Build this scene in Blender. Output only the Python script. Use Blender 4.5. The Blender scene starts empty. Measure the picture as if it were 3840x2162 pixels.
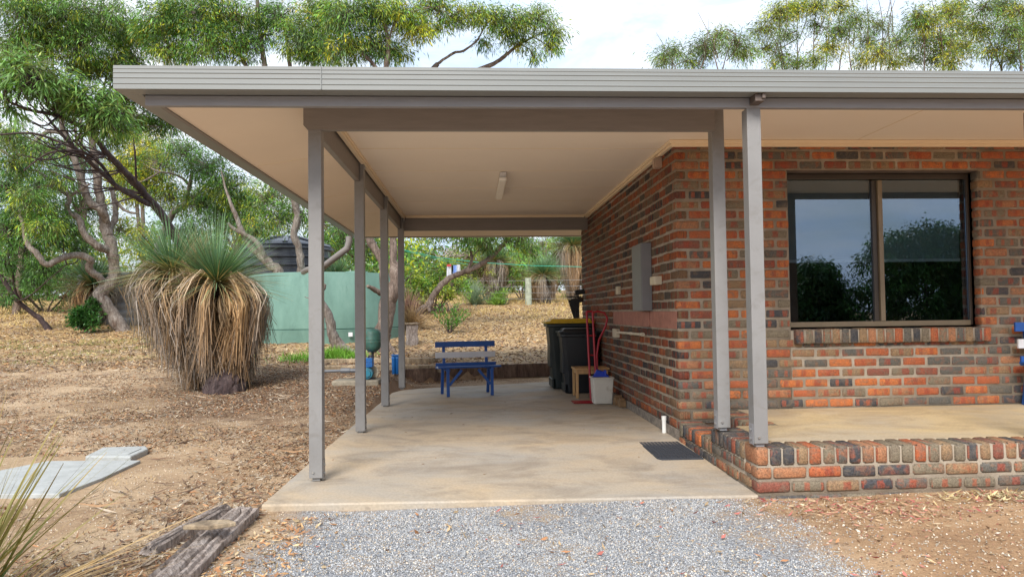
import bpy, bmesh, math, random
import numpy as np
from mathutils import Vector, noise as mnoise
random.seed(7); rng=np.random.default_rng(7)
rad=math.radians
sc=bpy.context.scene
COL=sc.collection
# ------------------------------------------------------------------ camera
CAM=np.array([-1.87803,-6.45474,1.18831]); YAW,PIT,ROLL,FPX=0.05461,0.03328,-0.01227,2662.03
_f=np.array([math.sin(YAW)*math.cos(PIT),math.cos(YAW)*math.cos(PIT),math.sin(PIT)])
_r=np.array([math.cos(YAW),-math.sin(YAW),0.]); _u=np.cross(_r,_f)
_r,_u=_r*math.cos(ROLL)+_u*math.sin(ROLL), -_r*math.sin(ROLL)+_u*math.cos(ROLL)
cd=bpy.data.cameras.new('camera'); cam=bpy.data.objects.new('camera',cd); COL.objects.link(cam); sc.camera=cam
from mathutils import Matrix
cam.matrix_world=Matrix(((_r[0],_u[0],-_f[0],CAM[0]),(_r[1],_u[1],-_f[1],CAM[1]),(_r[2],_u[2],-_f[2],CAM[2]),(0,0,0,1)))
cd.sensor_width=36; cd.lens=FPX/3840*36; cd.clip_start=0.05; cd.clip_end=900
# ------------------------------------------------------------------ world, sun, exposure
SUN_EL,SUN_AZ=rad(42),rad(196)     # azimuth clockwise from +Y: behind the camera, a little to the left
w=bpy.data.worlds.new("World"); sc.world=w; w.use_nodes=True
nt=w.node_tree; nt.nodes.clear()
def N(nt,t,**k):
    n=nt.nodes.new(t)
    for a,b in k.items():
        if a=='inp':
            for i,v in b.items(): n.inputs[i].default_value=v
        else: setattr(n,a,b)
    return n
def L(nt,a,b): nt.links.new(a,b)
def ramp(nt,stops,interp='LINEAR'):
    n=nt.nodes.new('ShaderNodeValToRGB'); r=n.color_ramp; r.interpolation=interp
    while len(r.elements)<len(stops): r.elements.new(.5)
    for e,(p,c) in zip(r.elements,stops):
        e.position=p; e.color=(c[0],c[1],c[2],1) if hasattr(c,'__len__') else (c,c,c,1)
    return n
sky=N(nt,'ShaderNodeTexSky',sky_type='NISHITA',sun_disc=False,sun_elevation=SUN_EL,sun_rotation=SUN_AZ,air_density=1.2,dust_density=2.0)
tc=N(nt,'ShaderNodeTexCoord'); mp=N(nt,'ShaderNodeMapping'); mp.inputs['Scale'].default_value=(1,1,2.6); mp.inputs['Location'].default_value=(.35,.2,.1)
n1=N(nt,'ShaderNodeTexNoise',inp={'Scale':2.3,'Detail':7.,'Roughness':.58,'Distortion':.4})
cr=ramp(nt,[(.30,(0,0,0)),(.52,(1,1,1))])
n2=N(nt,'ShaderNodeTexNoise',inp={'Scale':4.2,'Detail':8.,'Roughness':.62,'Distortion':.5})
cc=ramp(nt,[(.25,(3.6,4.8,7.0)),(.42,(5.6,6.7,8.2)),(.62,(7.8,8.1,8.6))])
mix=N(nt,'ShaderNodeMixRGB'); bg=N(nt,'ShaderNodeBackground'); bg.inputs[1].default_value=.09; out=N(nt,'ShaderNodeOutputWorld')
L(nt,tc.outputs['Generated'],mp.inputs[0]); L(nt,mp.outputs[0],n1.inputs[0]); L(nt,mp.outputs[0],n2.inputs[0])
L(nt,n1.outputs[0],cr.inputs[0]); L(nt,n2.outputs[0],cc.inputs[0])
L(nt,cr.outputs[0],mix.inputs[0]); L(nt,sky.outputs[0],mix.inputs[1]); L(nt,cc.outputs[0],mix.inputs[2]); L(nt,mix.outputs[0],bg.inputs[0]); L(nt,bg.outputs[0],out.inputs[0])
sd=bpy.data.lights.new('sun','SUN'); sd.energy=2.8; sd.angle=rad(26); sd.color=(1,.95,.88)
so=bpy.data.objects.new('sun',sd); COL.objects.link(so)
sv=Vector((math.sin(SUN_AZ)*math.cos(SUN_EL),math.cos(SUN_AZ)*math.cos(SUN_EL),math.sin(SUN_EL)))
so.rotation_euler=sv.to_track_quat('Z','Y').to_euler(); so.location=(0,-20,20)
sc.view_settings.view_transform='Standard'; sc.view_settings.look='None'; sc.view_settings.gamma=1
sc.view_settings.exposure=0.9; sc.view_settings.use_curve_mapping=False
sc.render.engine='CYCLES'; sc.cycles.max_bounces=10; sc.cycles.transparent_max_bounces=12; sc.cycles.diffuse_bounces=8

# ------------------------------------------------------------------ photo measurements -> world points
def ray(px,py): return _f+_r*(px-1920)/FPX-_u*(py-1081)/FPX
def on(ax,v,px,py):
    d=ray(px,py); return CAM+d*((v-CAM[ax])/d[ax])
def atx(px,py,x): return on(0,x,px,py)
def aty(px,py,y): return on(1,y,px,py)
def atz(px,py,z): return on(2,z,px,py)
PY=[-200,-1.5,0,4,7,11.7,14,24,35,60,150]; PZ=[-.06,-.06,-.035,.05,.2,.5,.68,1.6,2.3,3.2,4.5]
def wall_y(x): return 6.15+(x+3.0)*.33 if x<-1.7 else 6.58+(x+1.7)*.28
def gz(x,y,bump=True):
    z=float(np.interp(y,PY,PZ))
    if -3.25<x<8 and 4<y:
        wy=wall_y(x) if x<0.6 else 7.3
        if y<wy+.06: z=min(z,-.03)
        t=min(1,max(0,(x+3.25)/.4))
        zz=float(np.interp(y,PY,PZ))
        z=zz*(1-t)+z*t
    if bump:
        z+=.018*mnoise.noise(Vector((x*.9,y*.9,0)))*(1 if y<9 else 3)
        z+=.006*mnoise.noise(Vector((x*4,y*4,3)))
        if -6.6<x<-4.5 and -1.6<y<.3: z=min(z,-.05)
        if -3.2<x<0 and -1.78<y<5.4: z=min(z,-.07)
        elif x>-.1 and -1.8<y<7: z=min(z,-.06)
    return z
def ong(px,py):
    d=ray(px,py); t=2.
    while t<150:
        p=CAM+d*t
        if p[2]<=gz(p[0],p[1]): return p
        t+=.04
    return p
# ------------------------------------------------------------------ object helpers
def tag(o,label=None,cat=None,group=None,kind=None):
    if label: o['label']=label
    if cat: o['category']=cat
    if group: o['group']=group
    if kind: o['kind']=kind
    return o
def empty(name,loc=(0,0,0),label=None,cat=None,group=None,rz=0):
    o=bpy.data.objects.new(name,None); COL.objects.link(o); o.location=tuple(float(v) for v in loc); o.rotation_euler=(0,0,rz); o.empty_display_size=.2
    return tag(o,label,cat,group)
def copy_tree(o,parent=None):
    c=o.copy(); COL.objects.link(c); c.parent=parent
    for ch in [k for k in bpy.data.objects if k.parent==o]: copy_tree(ch,c)
    return c
def pieces(name,mat,boxes=(),tubes=(),bars=(),parent=None,bevel=0,world=None):
    for q in boxes:
        b=MB(); b.box(*q); b.build(name,mat,parent,bevel=bevel,world=world)
    for q in bars:
        b=MB(); b.bar(*q); b.build(name,mat,parent,bevel=bevel,world=world)
    for q in tubes:
        b=MB(); b.tube(*q); b.build(name,mat,parent,world=world)
def link(name,me,parent=None,offset=None):
    o=bpy.data.objects.new(name,me); COL.objects.link(o)
    if parent is not None: o.parent=parent
    return o
class MB:
    """collects pieces into one mesh"""
    def __init__(s): s.v=[]; s.f=[]; s.m=[]; s.org=(0,0,0)
    def add(s,v,f,m=0):
        b=len(s.v); s.v+= [tuple(p) for p in v]; s.f+=[tuple(i+b for i in q) for q in f]; s.m+=[m]*len(f)
    def box(s,x0,x1,y0,y1,z0,z1,m=0):
        v=[(x,y,z) for z in (z0,z1) for y in (y0,y1) for x in (x0,x1)]
        s.add(v,[(0,2,3,1),(4,5,7,6),(0,1,5,4),(2,6,7,3),(0,4,6,2),(1,3,7,5)],m)
    def bar(s,a,b,w,h,m=0,up=(0,0,1)):
        a=Vector(a);b=Vector(b);d=(b-a).normalized();r=d.cross(Vector(up))
        if r.length<1e-3: r=d.cross(Vector((0,1,0)))
        r.normalize();u=r.cross(d); v=[]
        for p in (a,b):
            for i,j in ((-1,-1),(1,-1),(1,1),(-1,1)): v.append(p+r*(i*w/2)+u*(j*h/2))
        s.add(v,[(0,3,2,1),(4,5,6,7),(0,1,5,4),(1,2,6,5),(2,3,7,6),(3,0,4,7)],m)
    def tube(s,pts,rs,n=10,m=0,caps=True):
        pts=[Vector(tuple(float(c) for c in p)) for p in pts]
        if not hasattr(rs,'__len__'): rs=[rs]*len(pts)
        b=len(s.v); ref=None
        for i,p in enumerate(pts):
            d=(pts[min(i+1,len(pts)-1)]-pts[max(i-1,0)]).normalized()
            if ref is None: ref=d.orthogonal().normalized()
            ref=(ref-d*ref.dot(d)); ref=ref.normalized() if ref.length>1e-6 else d.orthogonal().normalized()
            q=d.cross(ref)
            for k in range(n):
                a=2*math.pi*k/n; s.v.append(tuple(p+(ref*math.cos(a)+q*math.sin(a))*rs[i]))
        for i in range(len(pts)-1):
            for k in range(n):
                k2=(k+1)%n; s.f.append((b+i*n+k,b+i*n+k2,b+(i+1)*n+k2,b+(i+1)*n+k)); s.m.append(m)
        if caps:
            s.f.append(tuple(b+k for k in range(n))[::-1]); s.m.append(m)
            e=b+(len(pts)-1)*n; s.f.append(tuple(e+k for k in range(n))); s.m.append(m)
    def lathe(s,prof,c=(0,0,0),n=24,m=0):
        b=len(s.v)
        for r,z in prof:
            for k in range(n):
                a=2*math.pi*k/n; s.v.append((c[0]+r*math.cos(a),c[1]+r*math.sin(a),c[2]+z))
        for i in range(len(prof)-1):
            for k in range(n):
                k2=(k+1)%n; s.f.append((b+i*n+k,b+i*n+k2,b+(i+1)*n+k2,b+(i+1)*n+k)); s.m.append(m)
        s.f.append(tuple(b+k for k in range(n))[::-1]); s.m.append(m)
        e=b+(len(prof)-1)*n; s.f.append(tuple(e+k for k in range(n))); s.m.append(m)
    def prism(s,poly,z0,z1,m=0):
        n=len(poly); v=[(p[0],p[1],z0) for p in poly]+[(p[0],p[1],z1) for p in poly]
        s.add(v,[tuple(range(n))[::-1],tuple(range(n,2*n))]+[(i,(i+1)%n,n+(i+1)%n,n+i) for i in range(n)],m)
    def build(s,name,mats,parent=None,bevel=0,smooth=False,world=None,seg=2):
        """verts are given in world space when the parent has a location (world=True) """
        me=bpy.data.meshes.new(name); v=s.v
        if world is not None: v=[(a-world[0],b-world[1],c-world[2]) for a,b,c in v]
        me.from_pydata(v,[],s.f)
        if not isinstance(mats,(list,tuple)): mats=[mats]
        for m in mats: me.materials.append(m)
        me.polygons.foreach_set('material_index',s.m)
        if smooth: me.polygons.foreach_set('use_smooth',[True]*len(s.f))
        me.update()
        bm=bmesh.new(); bm.from_mesh(me); bmesh.ops.recalc_face_normals(bm,faces=bm.faces); bm.to_mesh(me); bm.free()
        o=link(name,me,parent)
        if bevel:
            md=o.modifiers.new('bevel','BEVEL'); md.width=bevel; md.segments=seg; md.limit_method='ANGLE'; md.angle_limit=rad(35)
        if smooth:
            try: me.set_sharp_from_angle(angle=rad(40))
            except Exception: pass
        return o
def mesh_np(name,V,F,col=None,mat=None,smooth=False,uv=None,midx=None):
    V=np.ascontiguousarray(V,dtype=np.float32).reshape(-1,3); F=np.ascontiguousarray(F,dtype=np.int32); k=F.shape[1]
    me=bpy.data.meshes.new(name); me.vertices.add(len(V)); me.vertices.foreach_set('co',V.ravel())
    me.loops.add(F.size); me.loops.foreach_set('vertex_index',F.ravel())
    me.polygons.add(len(F)); me.polygons.foreach_set('loop_start',np.arange(0,F.size,k,dtype=np.int32))
    try: me.polygons.foreach_set('loop_total',np.full(len(F),k,dtype=np.int32))
    except Exception: pass
    if midx is not None: me.polygons.foreach_set('material_index',np.ascontiguousarray(midx,dtype=np.int32))
    if smooth: me.polygons.foreach_set('use_smooth',np.ones(len(F),dtype=bool))
    me.update(calc_edges=True)
    if col is not None:
        a=me.color_attributes.new('col','FLOAT_COLOR','POINT'); c=np.ones((len(V),4),dtype=np.float32); c[:,:3]=col; a.data.foreach_set('color',c.ravel())
    if uv is not None:
        u=me.uv_layers.new(name='buv'); u.data.foreach_set('uv',np.ascontiguousarray(uv,dtype=np.float32).ravel())
    if mat is not None:
        for m in (mat if isinstance(mat,(list,tuple)) else [mat]): me.materials.append(m)
    return me
# ------------------------------------------------------------------ materials
def newmat(name):
    m=bpy.data.materials.new(name); m.use_nodes=True; t=m.node_tree; t.nodes.clear()
    o=N(t,'ShaderNodeOutputMaterial'); p=N(t,'ShaderNodeBsdfPrincipled'); L(t,p.outputs[0],o.inputs[0])
    return m,t,p,o
def noise(t,scale,detail=5,rough=.6,vec=None,dist=0,stretch=None):
    n=N(t,'ShaderNodeTexNoise',inp={'Scale':scale,'Detail':float(detail),'Roughness':rough,'Distortion':float(dist)})
    tcn=N(t,'ShaderNodeNewGeometry') if vec is None else None
    src=tcn.outputs['Position'] if vec is None else vec
    if vec is None and False: pass
    if stretch:
        mp=N(t,'ShaderNodeMapping'); mp.inputs['Scale'].default_value=stretch; L(t,src,mp.inputs[0]); src=mp.outputs[0]
    L(t,src,n.inputs[0]); return n.outputs[0]
def mixc(t,fac,a,b,mode='MIX'):
    n=N(t,'ShaderNodeMixRGB',blend_type=mode)
    for i,v in ((0,fac),(1,a),(2,b)):
        if hasattr(v,'is_linked') or hasattr(v,'links'): L(t,v,n.inputs[i])
        elif i==0: n.inputs[0].default_value=v
        else: n.inputs[i].default_value=(v[0],v[1],v[2],1)
    return n.outputs[0]
def bumpn(t,h,p,strength=.3,dist=.01):
    b=N(t,'ShaderNodeBump'); b.inputs['Strength'].default_value=strength; b.inputs['Distance'].default_value=dist; L(t,h,b.inputs['Height']); L(t,b.outputs[0],p.inputs['Normal'])
def simple(name,c,rough=.6,metal=0,var=.12,scale=6,bump=0,dirt=None,bscale=60,spec=.5,stretch=None):
    m,t,p,o=newmat(name); n=noise(t,scale,6,stretch=stretch)
    a=[max(0,v*(1-var)) for v in c]; b=[min(1,v*(1+var)) for v in c]
    r=ramp(t,[(.3,a),(.7,b)]); L(t,n,r.inputs[0]); col=r.outputs[0]
    if dirt:
        n2=noise(t,scale*2.7,8,.7,dist=1.); r2=ramp(t,[(.52,0.),(.72,1.)]); L(t,n2,r2.inputs[0]); col=mixc(t,r2.outputs[0],col,dirt)
    L(t,col,p.inputs['Base Color']); p.inputs['Roughness'].default_value=rough; p.inputs['Metallic'].default_value=metal; p.inputs['Specular IOR Level'].default_value=spec
    if bump: bumpn(t,noise(t,bscale,4,stretch=stretch),p,bump,.004)
    return m
M={}
M['post']=simple('grey_paint',(.215,.21,.207),.42,var=.09,scale=3,bump=.08,dirt=(.18,.17,.16))
M['gutter']=simple('gutter_steel',(.20,.21,.205),.38,var=.05,scale=1.3,stretch=(1,6,6))
M['beam']=simple('beam_paint',(.20,.18,.17),.5,var=.08,scale=4,bump=.08,stretch=(1,5,8))
M['fascia']=simple('fascia_paint',(.24,.24,.255),.42,var=.08,scale=5,bump=.1,stretch=(1,5,8))
M['soffit']=simple('soffit_paint',(.84,.72,.59),.7,var=.03,scale=1.2)
M['ceiling']=simple('soffit_paint_lit',(.88,.79,.69),.6,var=.02,scale=1.)  # soffit paint with extra light put into its colour against the carport shade
M['seam']=simple('seam_strip',(.78,.66,.50),.6,var=.02)
M['cornice']=simple('cornice_paint',(.82,.67,.48),.6,var=.03)
M['steel']=simple('galvanised_bolt',(.45,.45,.45),.3,metal=.8)
M['darkframe']=simple('bronze_frame',(.05,.038,.03),.35,var=.1)
M['bronze']=simple('tan_aluminium',(.20,.155,.10),.35,var=.1)
M['blue']=simple('blue_paint',(.012,.075,.30),.45,var=.12,scale=9,bump=.08)
M['white']=simple('white_paint',(.62,.62,.64),.5,var=.06)
M['pvc']=simple('white_pvc',(.72,.72,.70),.4,var=.05)
M['cream']=simple('cream_plastic',(.60,.53,.40),.45,var=.08,dirt=(.35,.28,.2))
M['meter']=simple('meter_box_grey',(.19,.19,.20),.45,var=.06)
M['bin']=simple('dark_green_bin',(.010,.017,.016),.42,var=.15,scale=3,dirt=(.02,.024,.022))
M['bin2']=simple('black_bin',(.008,.011,.015),.40,var=.15,scale=3,dirt=(.018,.02,.023))
M['yellow']=simple('yellow_lid',(.62,.40,.02),.45,var=.1,dirt=(.4,.27,.04))
M['red']=simple('red_enamel',(.36,.010,.022),.35,var=.12,scale=8)
M['pine']=simple('pine_stool',(.50,.30,.13),.55,var=.15,scale=3,stretch=(8,8,1))
M['bucket']=simple('white_bucket',(.62,.59,.52),.5,var=.05,dirt=(.45,.4,.33),scale=3)
M['cloth_blue']=simple('blue_plastic',(.015,.05,.42),.4,var=.2)
M['mat']=simple('rubber_mat',(.028,.032,.042),.75,var=.2,scale=20)
M['timberblock']=simple('brown_block',(.22,.13,.06),.7,var=.3,scale=12,bump=.3)
M['tankgreen']=None
M['blacktank']=simple('black_poly',(.060,.066,.085),.25,var=.15,scale=2)
M['irontank']=simple('dark_iron',(.13,.135,.145),.5,var=.2,scale=3,dirt=(.2,.2,.2))
M['pumpblue']=simple('pump_blue',(.01,.13,.42),.4,var=.15)
M['pumpteal']=simple('pump_teal',(.02,.20,.30),.45,var=.2,dirt=(.1,.1,.1))
M['vessel']=simple('weathered_vessel',(.06,.17,.14),.5,var=.25,scale=9,dirt=(.16,.13,.08))
M['blackpipe']=simple('black_pipe',(.02,.022,.028),.4)
M['greypipe']=simple('grey_fitting',(.12,.13,.15),.45)
M['cloth']=simple('white_cloth',(.75,.77,.82),.9,var=.05)
M['clothblue']=simple('pale_blue_cloth',(.30,.45,.80),.9,var=.1)
M['clothred']=simple('red_cloth',(.5,.06,.06),.9)
M['line']=simple('green_line',(.05,.45,.32),.5)
M['lid']=simple('concrete_lid',(.36,.375,.37),.85,var=.12,scale=8,dirt=(.27,.28,.26),bump=.3)
M['block']=simple('old_concrete',(.25,.22,.17),.9,var=.3,scale=9,dirt=(.1,.08,.06),bump=.6)
M['footing']=simple('cement_footing',(.20,.17,.14),.95,var=.5,scale=14,dirt=(.06,.05,.045),bump=1.,bscale=30)
M['brackettan']=simple('old_bracket',(.13,.10,.085),.5,metal=.3,var=.3)
M['room']=simple('dark_room',(.03,.035,.05),.9)
M['blind']=simple('mesh_blind',(.42,.48,.44),.9,var=.04)
M['blindrail']=simple('blind_rail',(.85,.86,.82),.5)
M['roofsheet']=simple('roof_sheet',(.35,.36,.35),.4)
M['diffuser']=simple('light_diffuser',(.85,.83,.78),.4,var=.03)
M['stone']=simple('pink_stone',(.34,.155,.115),.85,var=.2,scale=7,dirt=(.24,.11,.085),bump=.6,bscale=25)
M['metalblack']=simple('black_plastic',(.02,.02,.022),.5)
M['bristle']=simple('broom_bristle',(.10,.06,.035),.9,bump=.5)
def tank_green():
    m,t,p,o=newmat('green_tank_paint')
    n=noise(t,1.6,7,.65,stretch=(1,1,.5)); r=ramp(t,[(.3,(.085,.17,.14)),(.55,(.125,.235,.195)),(.75,(.165,.28,.235))]); L(t,n,r.inputs[0])
    n2=noise(t,7,8,.75,dist=.6,stretch=(1,1,.35)); r2=ramp(t,[(.56,0.),(.75,.75)]); L(t,n2,r2.inputs[0])
    L(t,mixc(t,r2.outputs[0],r.outputs[0],(.06,.12,.10)),p.inputs['Base Color']); p.inputs['Roughness'].default_value=.75
    bumpn(t,noise(t,25,5),p,.3,.01); return m
M['tankgreen']=tank_green()
def concrete(name,base,warm,grey,dark,edge=False):
    m,t,p,o=newmat(name)
    n=noise(t,.9,7,.62,dist=.5,stretch=(.85,1.15,1)); r=ramp(t,[(.32,grey),(.47,base),(.63,warm)]); L(t,n,r.inputs[0])
    n2=noise(t,2.3,8,.7,dist=.6,stretch=(.75,1.2,1)); r2=ramp(t,[(.47,0.),(.70,.85)]); L(t,n2,r2.inputs[0]); c=mixc(t,r2.outputs[0],r.outputs[0],dark)
    n3=noise(t,60,4,.7); r3=ramp(t,[(.3,.82),(.7,1.1)]); L(t,n3,r3.inputs[0]); c=mixc(t,1.,c,r3.outputs[0],'MULTIPLY')
    n4=noise(t,9,3,.5); r4=ramp(t,[(.74,0.),(.78,.6)]); L(t,n4,r4.inputs[0]); c=mixc(t,r4.outputs[0],c,dark)
    L(t,c,p.inputs['Base Color']); r5=ramp(t,[(.3,.55),(.7,.8)]); L(t,n,r5.inputs[0]); L(t,r5.outputs[0],p.inputs['Roughness'])
    bumpn(t,n3,p,.12,.003); return m
M['slab']=concrete('slab_concrete',(.41,.35,.275),(.46,.36,.245),(.355,.33,.295),(.24,.195,.15))
M['porch']=concrete('porch_concrete',(.44,.36,.25),(.50,.38,.21),(.38,.34,.27),(.30,.22,.13))
def brick_mat(name,grooves=False):
    m,t,p,o=newmat(name)
    at=N(t,'ShaderNodeAttribute',attribute_name='col'); sp=N(t,'ShaderNodeSeparateColor'); L(t,at.outputs['Color'],sp.inputs[0])
    uv=N(t,'ShaderNodeUVMap',uv_map='buv'); su=N(t,'ShaderNodeSeparateXYZ'); L(t,uv.outputs[0],su.inputs[0])
    def mth(op,a,b=None,c=None):
        n=N(t,'ShaderNodeMath',operation=op)
        for i,v in enumerate((a,b,c)):
            if v is None: continue
            if hasattr(v,'links'): L(t,v,n.inputs[i])
            else: n.inputs[i].default_value=v
        return n.outputs[0]
    # body colour of each brick
    body=ramp(t,[(0,(.50,.155,.05)),(.14,(.40,.11,.045)),(.28,(.38,.17,.085)),(.40,(.23,.075,.05)),(.48,(.28,.18,.10)),(.60,(.20,.165,.115)),(.74,(.115,.108,.095)),(.88,(.06,.06,.066))],'CONSTANT')
    L(t,sp.outputs[0],body.inputs[0])
    nz=noise(t,28,5,.7)
    body2=ramp(t,[(0,(.22,.12,.07)),(.2,(.36,.10,.045)),(.45,(.17,.13,.095)),(.65,(.34,.13,.06)),(.85,(.12,.105,.09))],'CONSTANT'); L(t,sp.outputs[2],body2.inputs[0])
    nb=noise(t,13,4,.6,dist=.8); rb=ramp(t,[(.48,0.),(.66,.65)]); L(t,nb,rb.inputs[0]); bodyc=mixc(t,rb.outputs[0],body.outputs[0],body2.outputs[0])
    # red kiss marks across the length
    ph=mth('MULTIPLY',sp.outputs[1],6.28); fr=mth('ADD',mth('MULTIPLY',sp.outputs[2],9.),7.)
    s=mth('SINE',mth('ADD',mth('MULTIPLY',su.outputs[0],fr),ph))
    s=mth('ADD',s,mth('MULTIPLY',mth('SUBTRACT',nz,.5),1.6))
    sm=N(t,'ShaderNodeMapRange'); sm.inputs[1].default_value=.35; sm.inputs[2].default_value=.6; L(t,s,sm.inputs[0])
    vv=mth('ABSOLUTE',mth('SUBTRACT',su.outputs[1],.5)); vm=N(t,'ShaderNodeMapRange'); vm.inputs[1].default_value=.42; vm.inputs[2].default_value=.30; L(t,mth('ADD',vv,mth('MULTIPLY',mth('SUBTRACT',nz,.5),.25)),vm.inputs[0])
    k=mth('MULTIPLY',sm.outputs[0],vm.outputs[0]); k=mth('MULTIPLY',k,mth('GREATER_THAN',sp.outputs[1],.34))
    k=mth('MULTIPLY',k,.72)
    kc=ramp(t,[(0,(.27,.05,.03)),(1,(.36,.095,.045))]); L(t,sp.outputs[2],kc.inputs[0])
    c=mixc(t,k,bodyc,kc.outputs[0])
    # dark olive rim on the edges and mottling
    rim=N(t,'ShaderNodeMapRange'); rim.inputs[1].default_value=.34; rim.inputs[2].default_value=.52; L(t,mth('ADD',vv,mth('MULTIPLY',mth('SUBTRACT',nz,.5),.3)),rim.inputs[0])
    c=mixc(t,mth('MULTIPLY',rim.outputs[0],.55),c,(.15,.12,.085)); nn=noise(t,9,5,.7,dist=1.5); rn=ramp(t,[(.5,0.),(.68,.6)]); L(t,nn,rn.inputs[0]); c=mixc(t,rn.outputs[0],c,(.17,.135,.095))
    n2=noise(t,90,4,.75); r2=ramp(t,[(.3,.35),(.6,1.15)]); L(t,n2,r2.inputs[0]); c=mixc(t,1.,c,r2.outputs[0],'MULTIPLY')
    n3=noise(t,40,3,.6,dist=1.); r3=ramp(t,[(.68,0.),(.8,.5)]); L(t,n3,r3.inputs[0]); c=mixc(t,r3.outputs[0],c,(.5,.45,.38))
    L(t,c,p.inputs['Base Color']); p.inputs['Roughness'].default_value=.75; p.inputs['Specular IOR Level'].default_value=.3
    h=mth('ADD',n2,mth('MULTIPLY',nz,1.5))
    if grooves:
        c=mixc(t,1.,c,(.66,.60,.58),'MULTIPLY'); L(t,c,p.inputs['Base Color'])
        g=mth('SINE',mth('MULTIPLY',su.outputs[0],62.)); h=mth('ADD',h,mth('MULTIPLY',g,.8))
    bumpn(t,h,p,.7,.004); return m
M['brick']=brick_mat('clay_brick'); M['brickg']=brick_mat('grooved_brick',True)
def mortar():
    m,t,p,o=newmat('mortar'); n=noise(t,5,7,.7); r=ramp(t,[(.3,(.22,.18,.135)),(.7,(.42,.355,.28))]); L(t,n,r.inputs[0]); L(t,r.outputs[0],p.inputs['Base Color']); p.inputs['Roughness'].default_value=.95
    bumpn(t,noise(t,90,4,.8),p,.9,.006); return m
M['mortar']=mortar()
def leaf_mat(name,trans=.4,rough=.5):
    m,t,p,o=newmat(name); at=N(t,'ShaderNodeAttribute',attribute_name='col')
    L(t,at.outputs['Color'],p.inputs['Base Color']); p.inputs['Roughness'].default_value=rough; p.inputs['Specular IOR Level'].default_value=.35
    tr=N(t,'ShaderNodeBsdfTranslucent'); L(t,mixc(t,1.,at.outputs['Color'],(1.15,1.2,.6),'MULTIPLY'),tr.inputs[0])
    mx=N(t,'ShaderNodeMixShader'); mx.inputs[0].default_value=trans; L(t,p.outputs[0],mx.inputs[1]); L(t,tr.outputs[0],mx.inputs[2]); L(t,mx.outputs[0],o.inputs[0]); return m
M['leaf']=leaf_mat('leaf',.26,.42); M['blade']=leaf_mat('blade',.15,.6); M['litter']=leaf_mat('litter',.05,.8)
def attrmat(name,rough=.85):
    m,t,p,o=newmat(name); at=N(t,'ShaderNodeAttribute',attribute_name='col'); L(t,at.outputs['Color'],p.inputs['Base Color']); p.inputs['Roughness'].default_value=rough; return m
M['stones']=attrmat('gravel_stones')
def bark(name,a,b,c,sc_=5):
    m,t,p,o=newmat(name); n=noise(t,sc_,8,.65,dist=1.2,stretch=(1,1,.35)); r=ramp(t,[(.3,a),(.5,b),(.72,c)]); L(t,n,r.inputs[0])
    n2=noise(t,sc_*5,6,.7,stretch=(1,1,.25)); r2=ramp(t,[(.32,.42),(.62,1.2)]); L(t,n2,r2.inputs[0])
    L(t,mixc(t,1.,r.outputs[0],r2.outputs[0],'MULTIPLY'),p.inputs['Base Color']); p.inputs['Roughness'].default_value=.85
    bumpn(t,n2,p,.8,.02); return m
M['barkpale']=bark('pale_bark',(.10,.062,.045),(.20,.165,.14),(.34,.30,.27),7)
M['barkdark']=bark('dark_bark',(.025,.016,.017),(.055,.034,.034),(.11,.08,.075),8)
M['barkmid']=bark('peeling_bark',(.06,.038,.028),(.16,.115,.09),(.30,.24,.20),8)
M['oldwood']=bark('old_timber',(.15,.115,.095),(.36,.30,.265),(.52,.46,.42),9)
M['sleeper']=bark('sleeper_wood',(.07,.042,.032),(.15,.095,.07),(.24,.17,.12),4)
M['log']=bark('log_wood',(.17,.12,.08),(.34,.26,.17),(.46,.37,.26),4)
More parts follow.
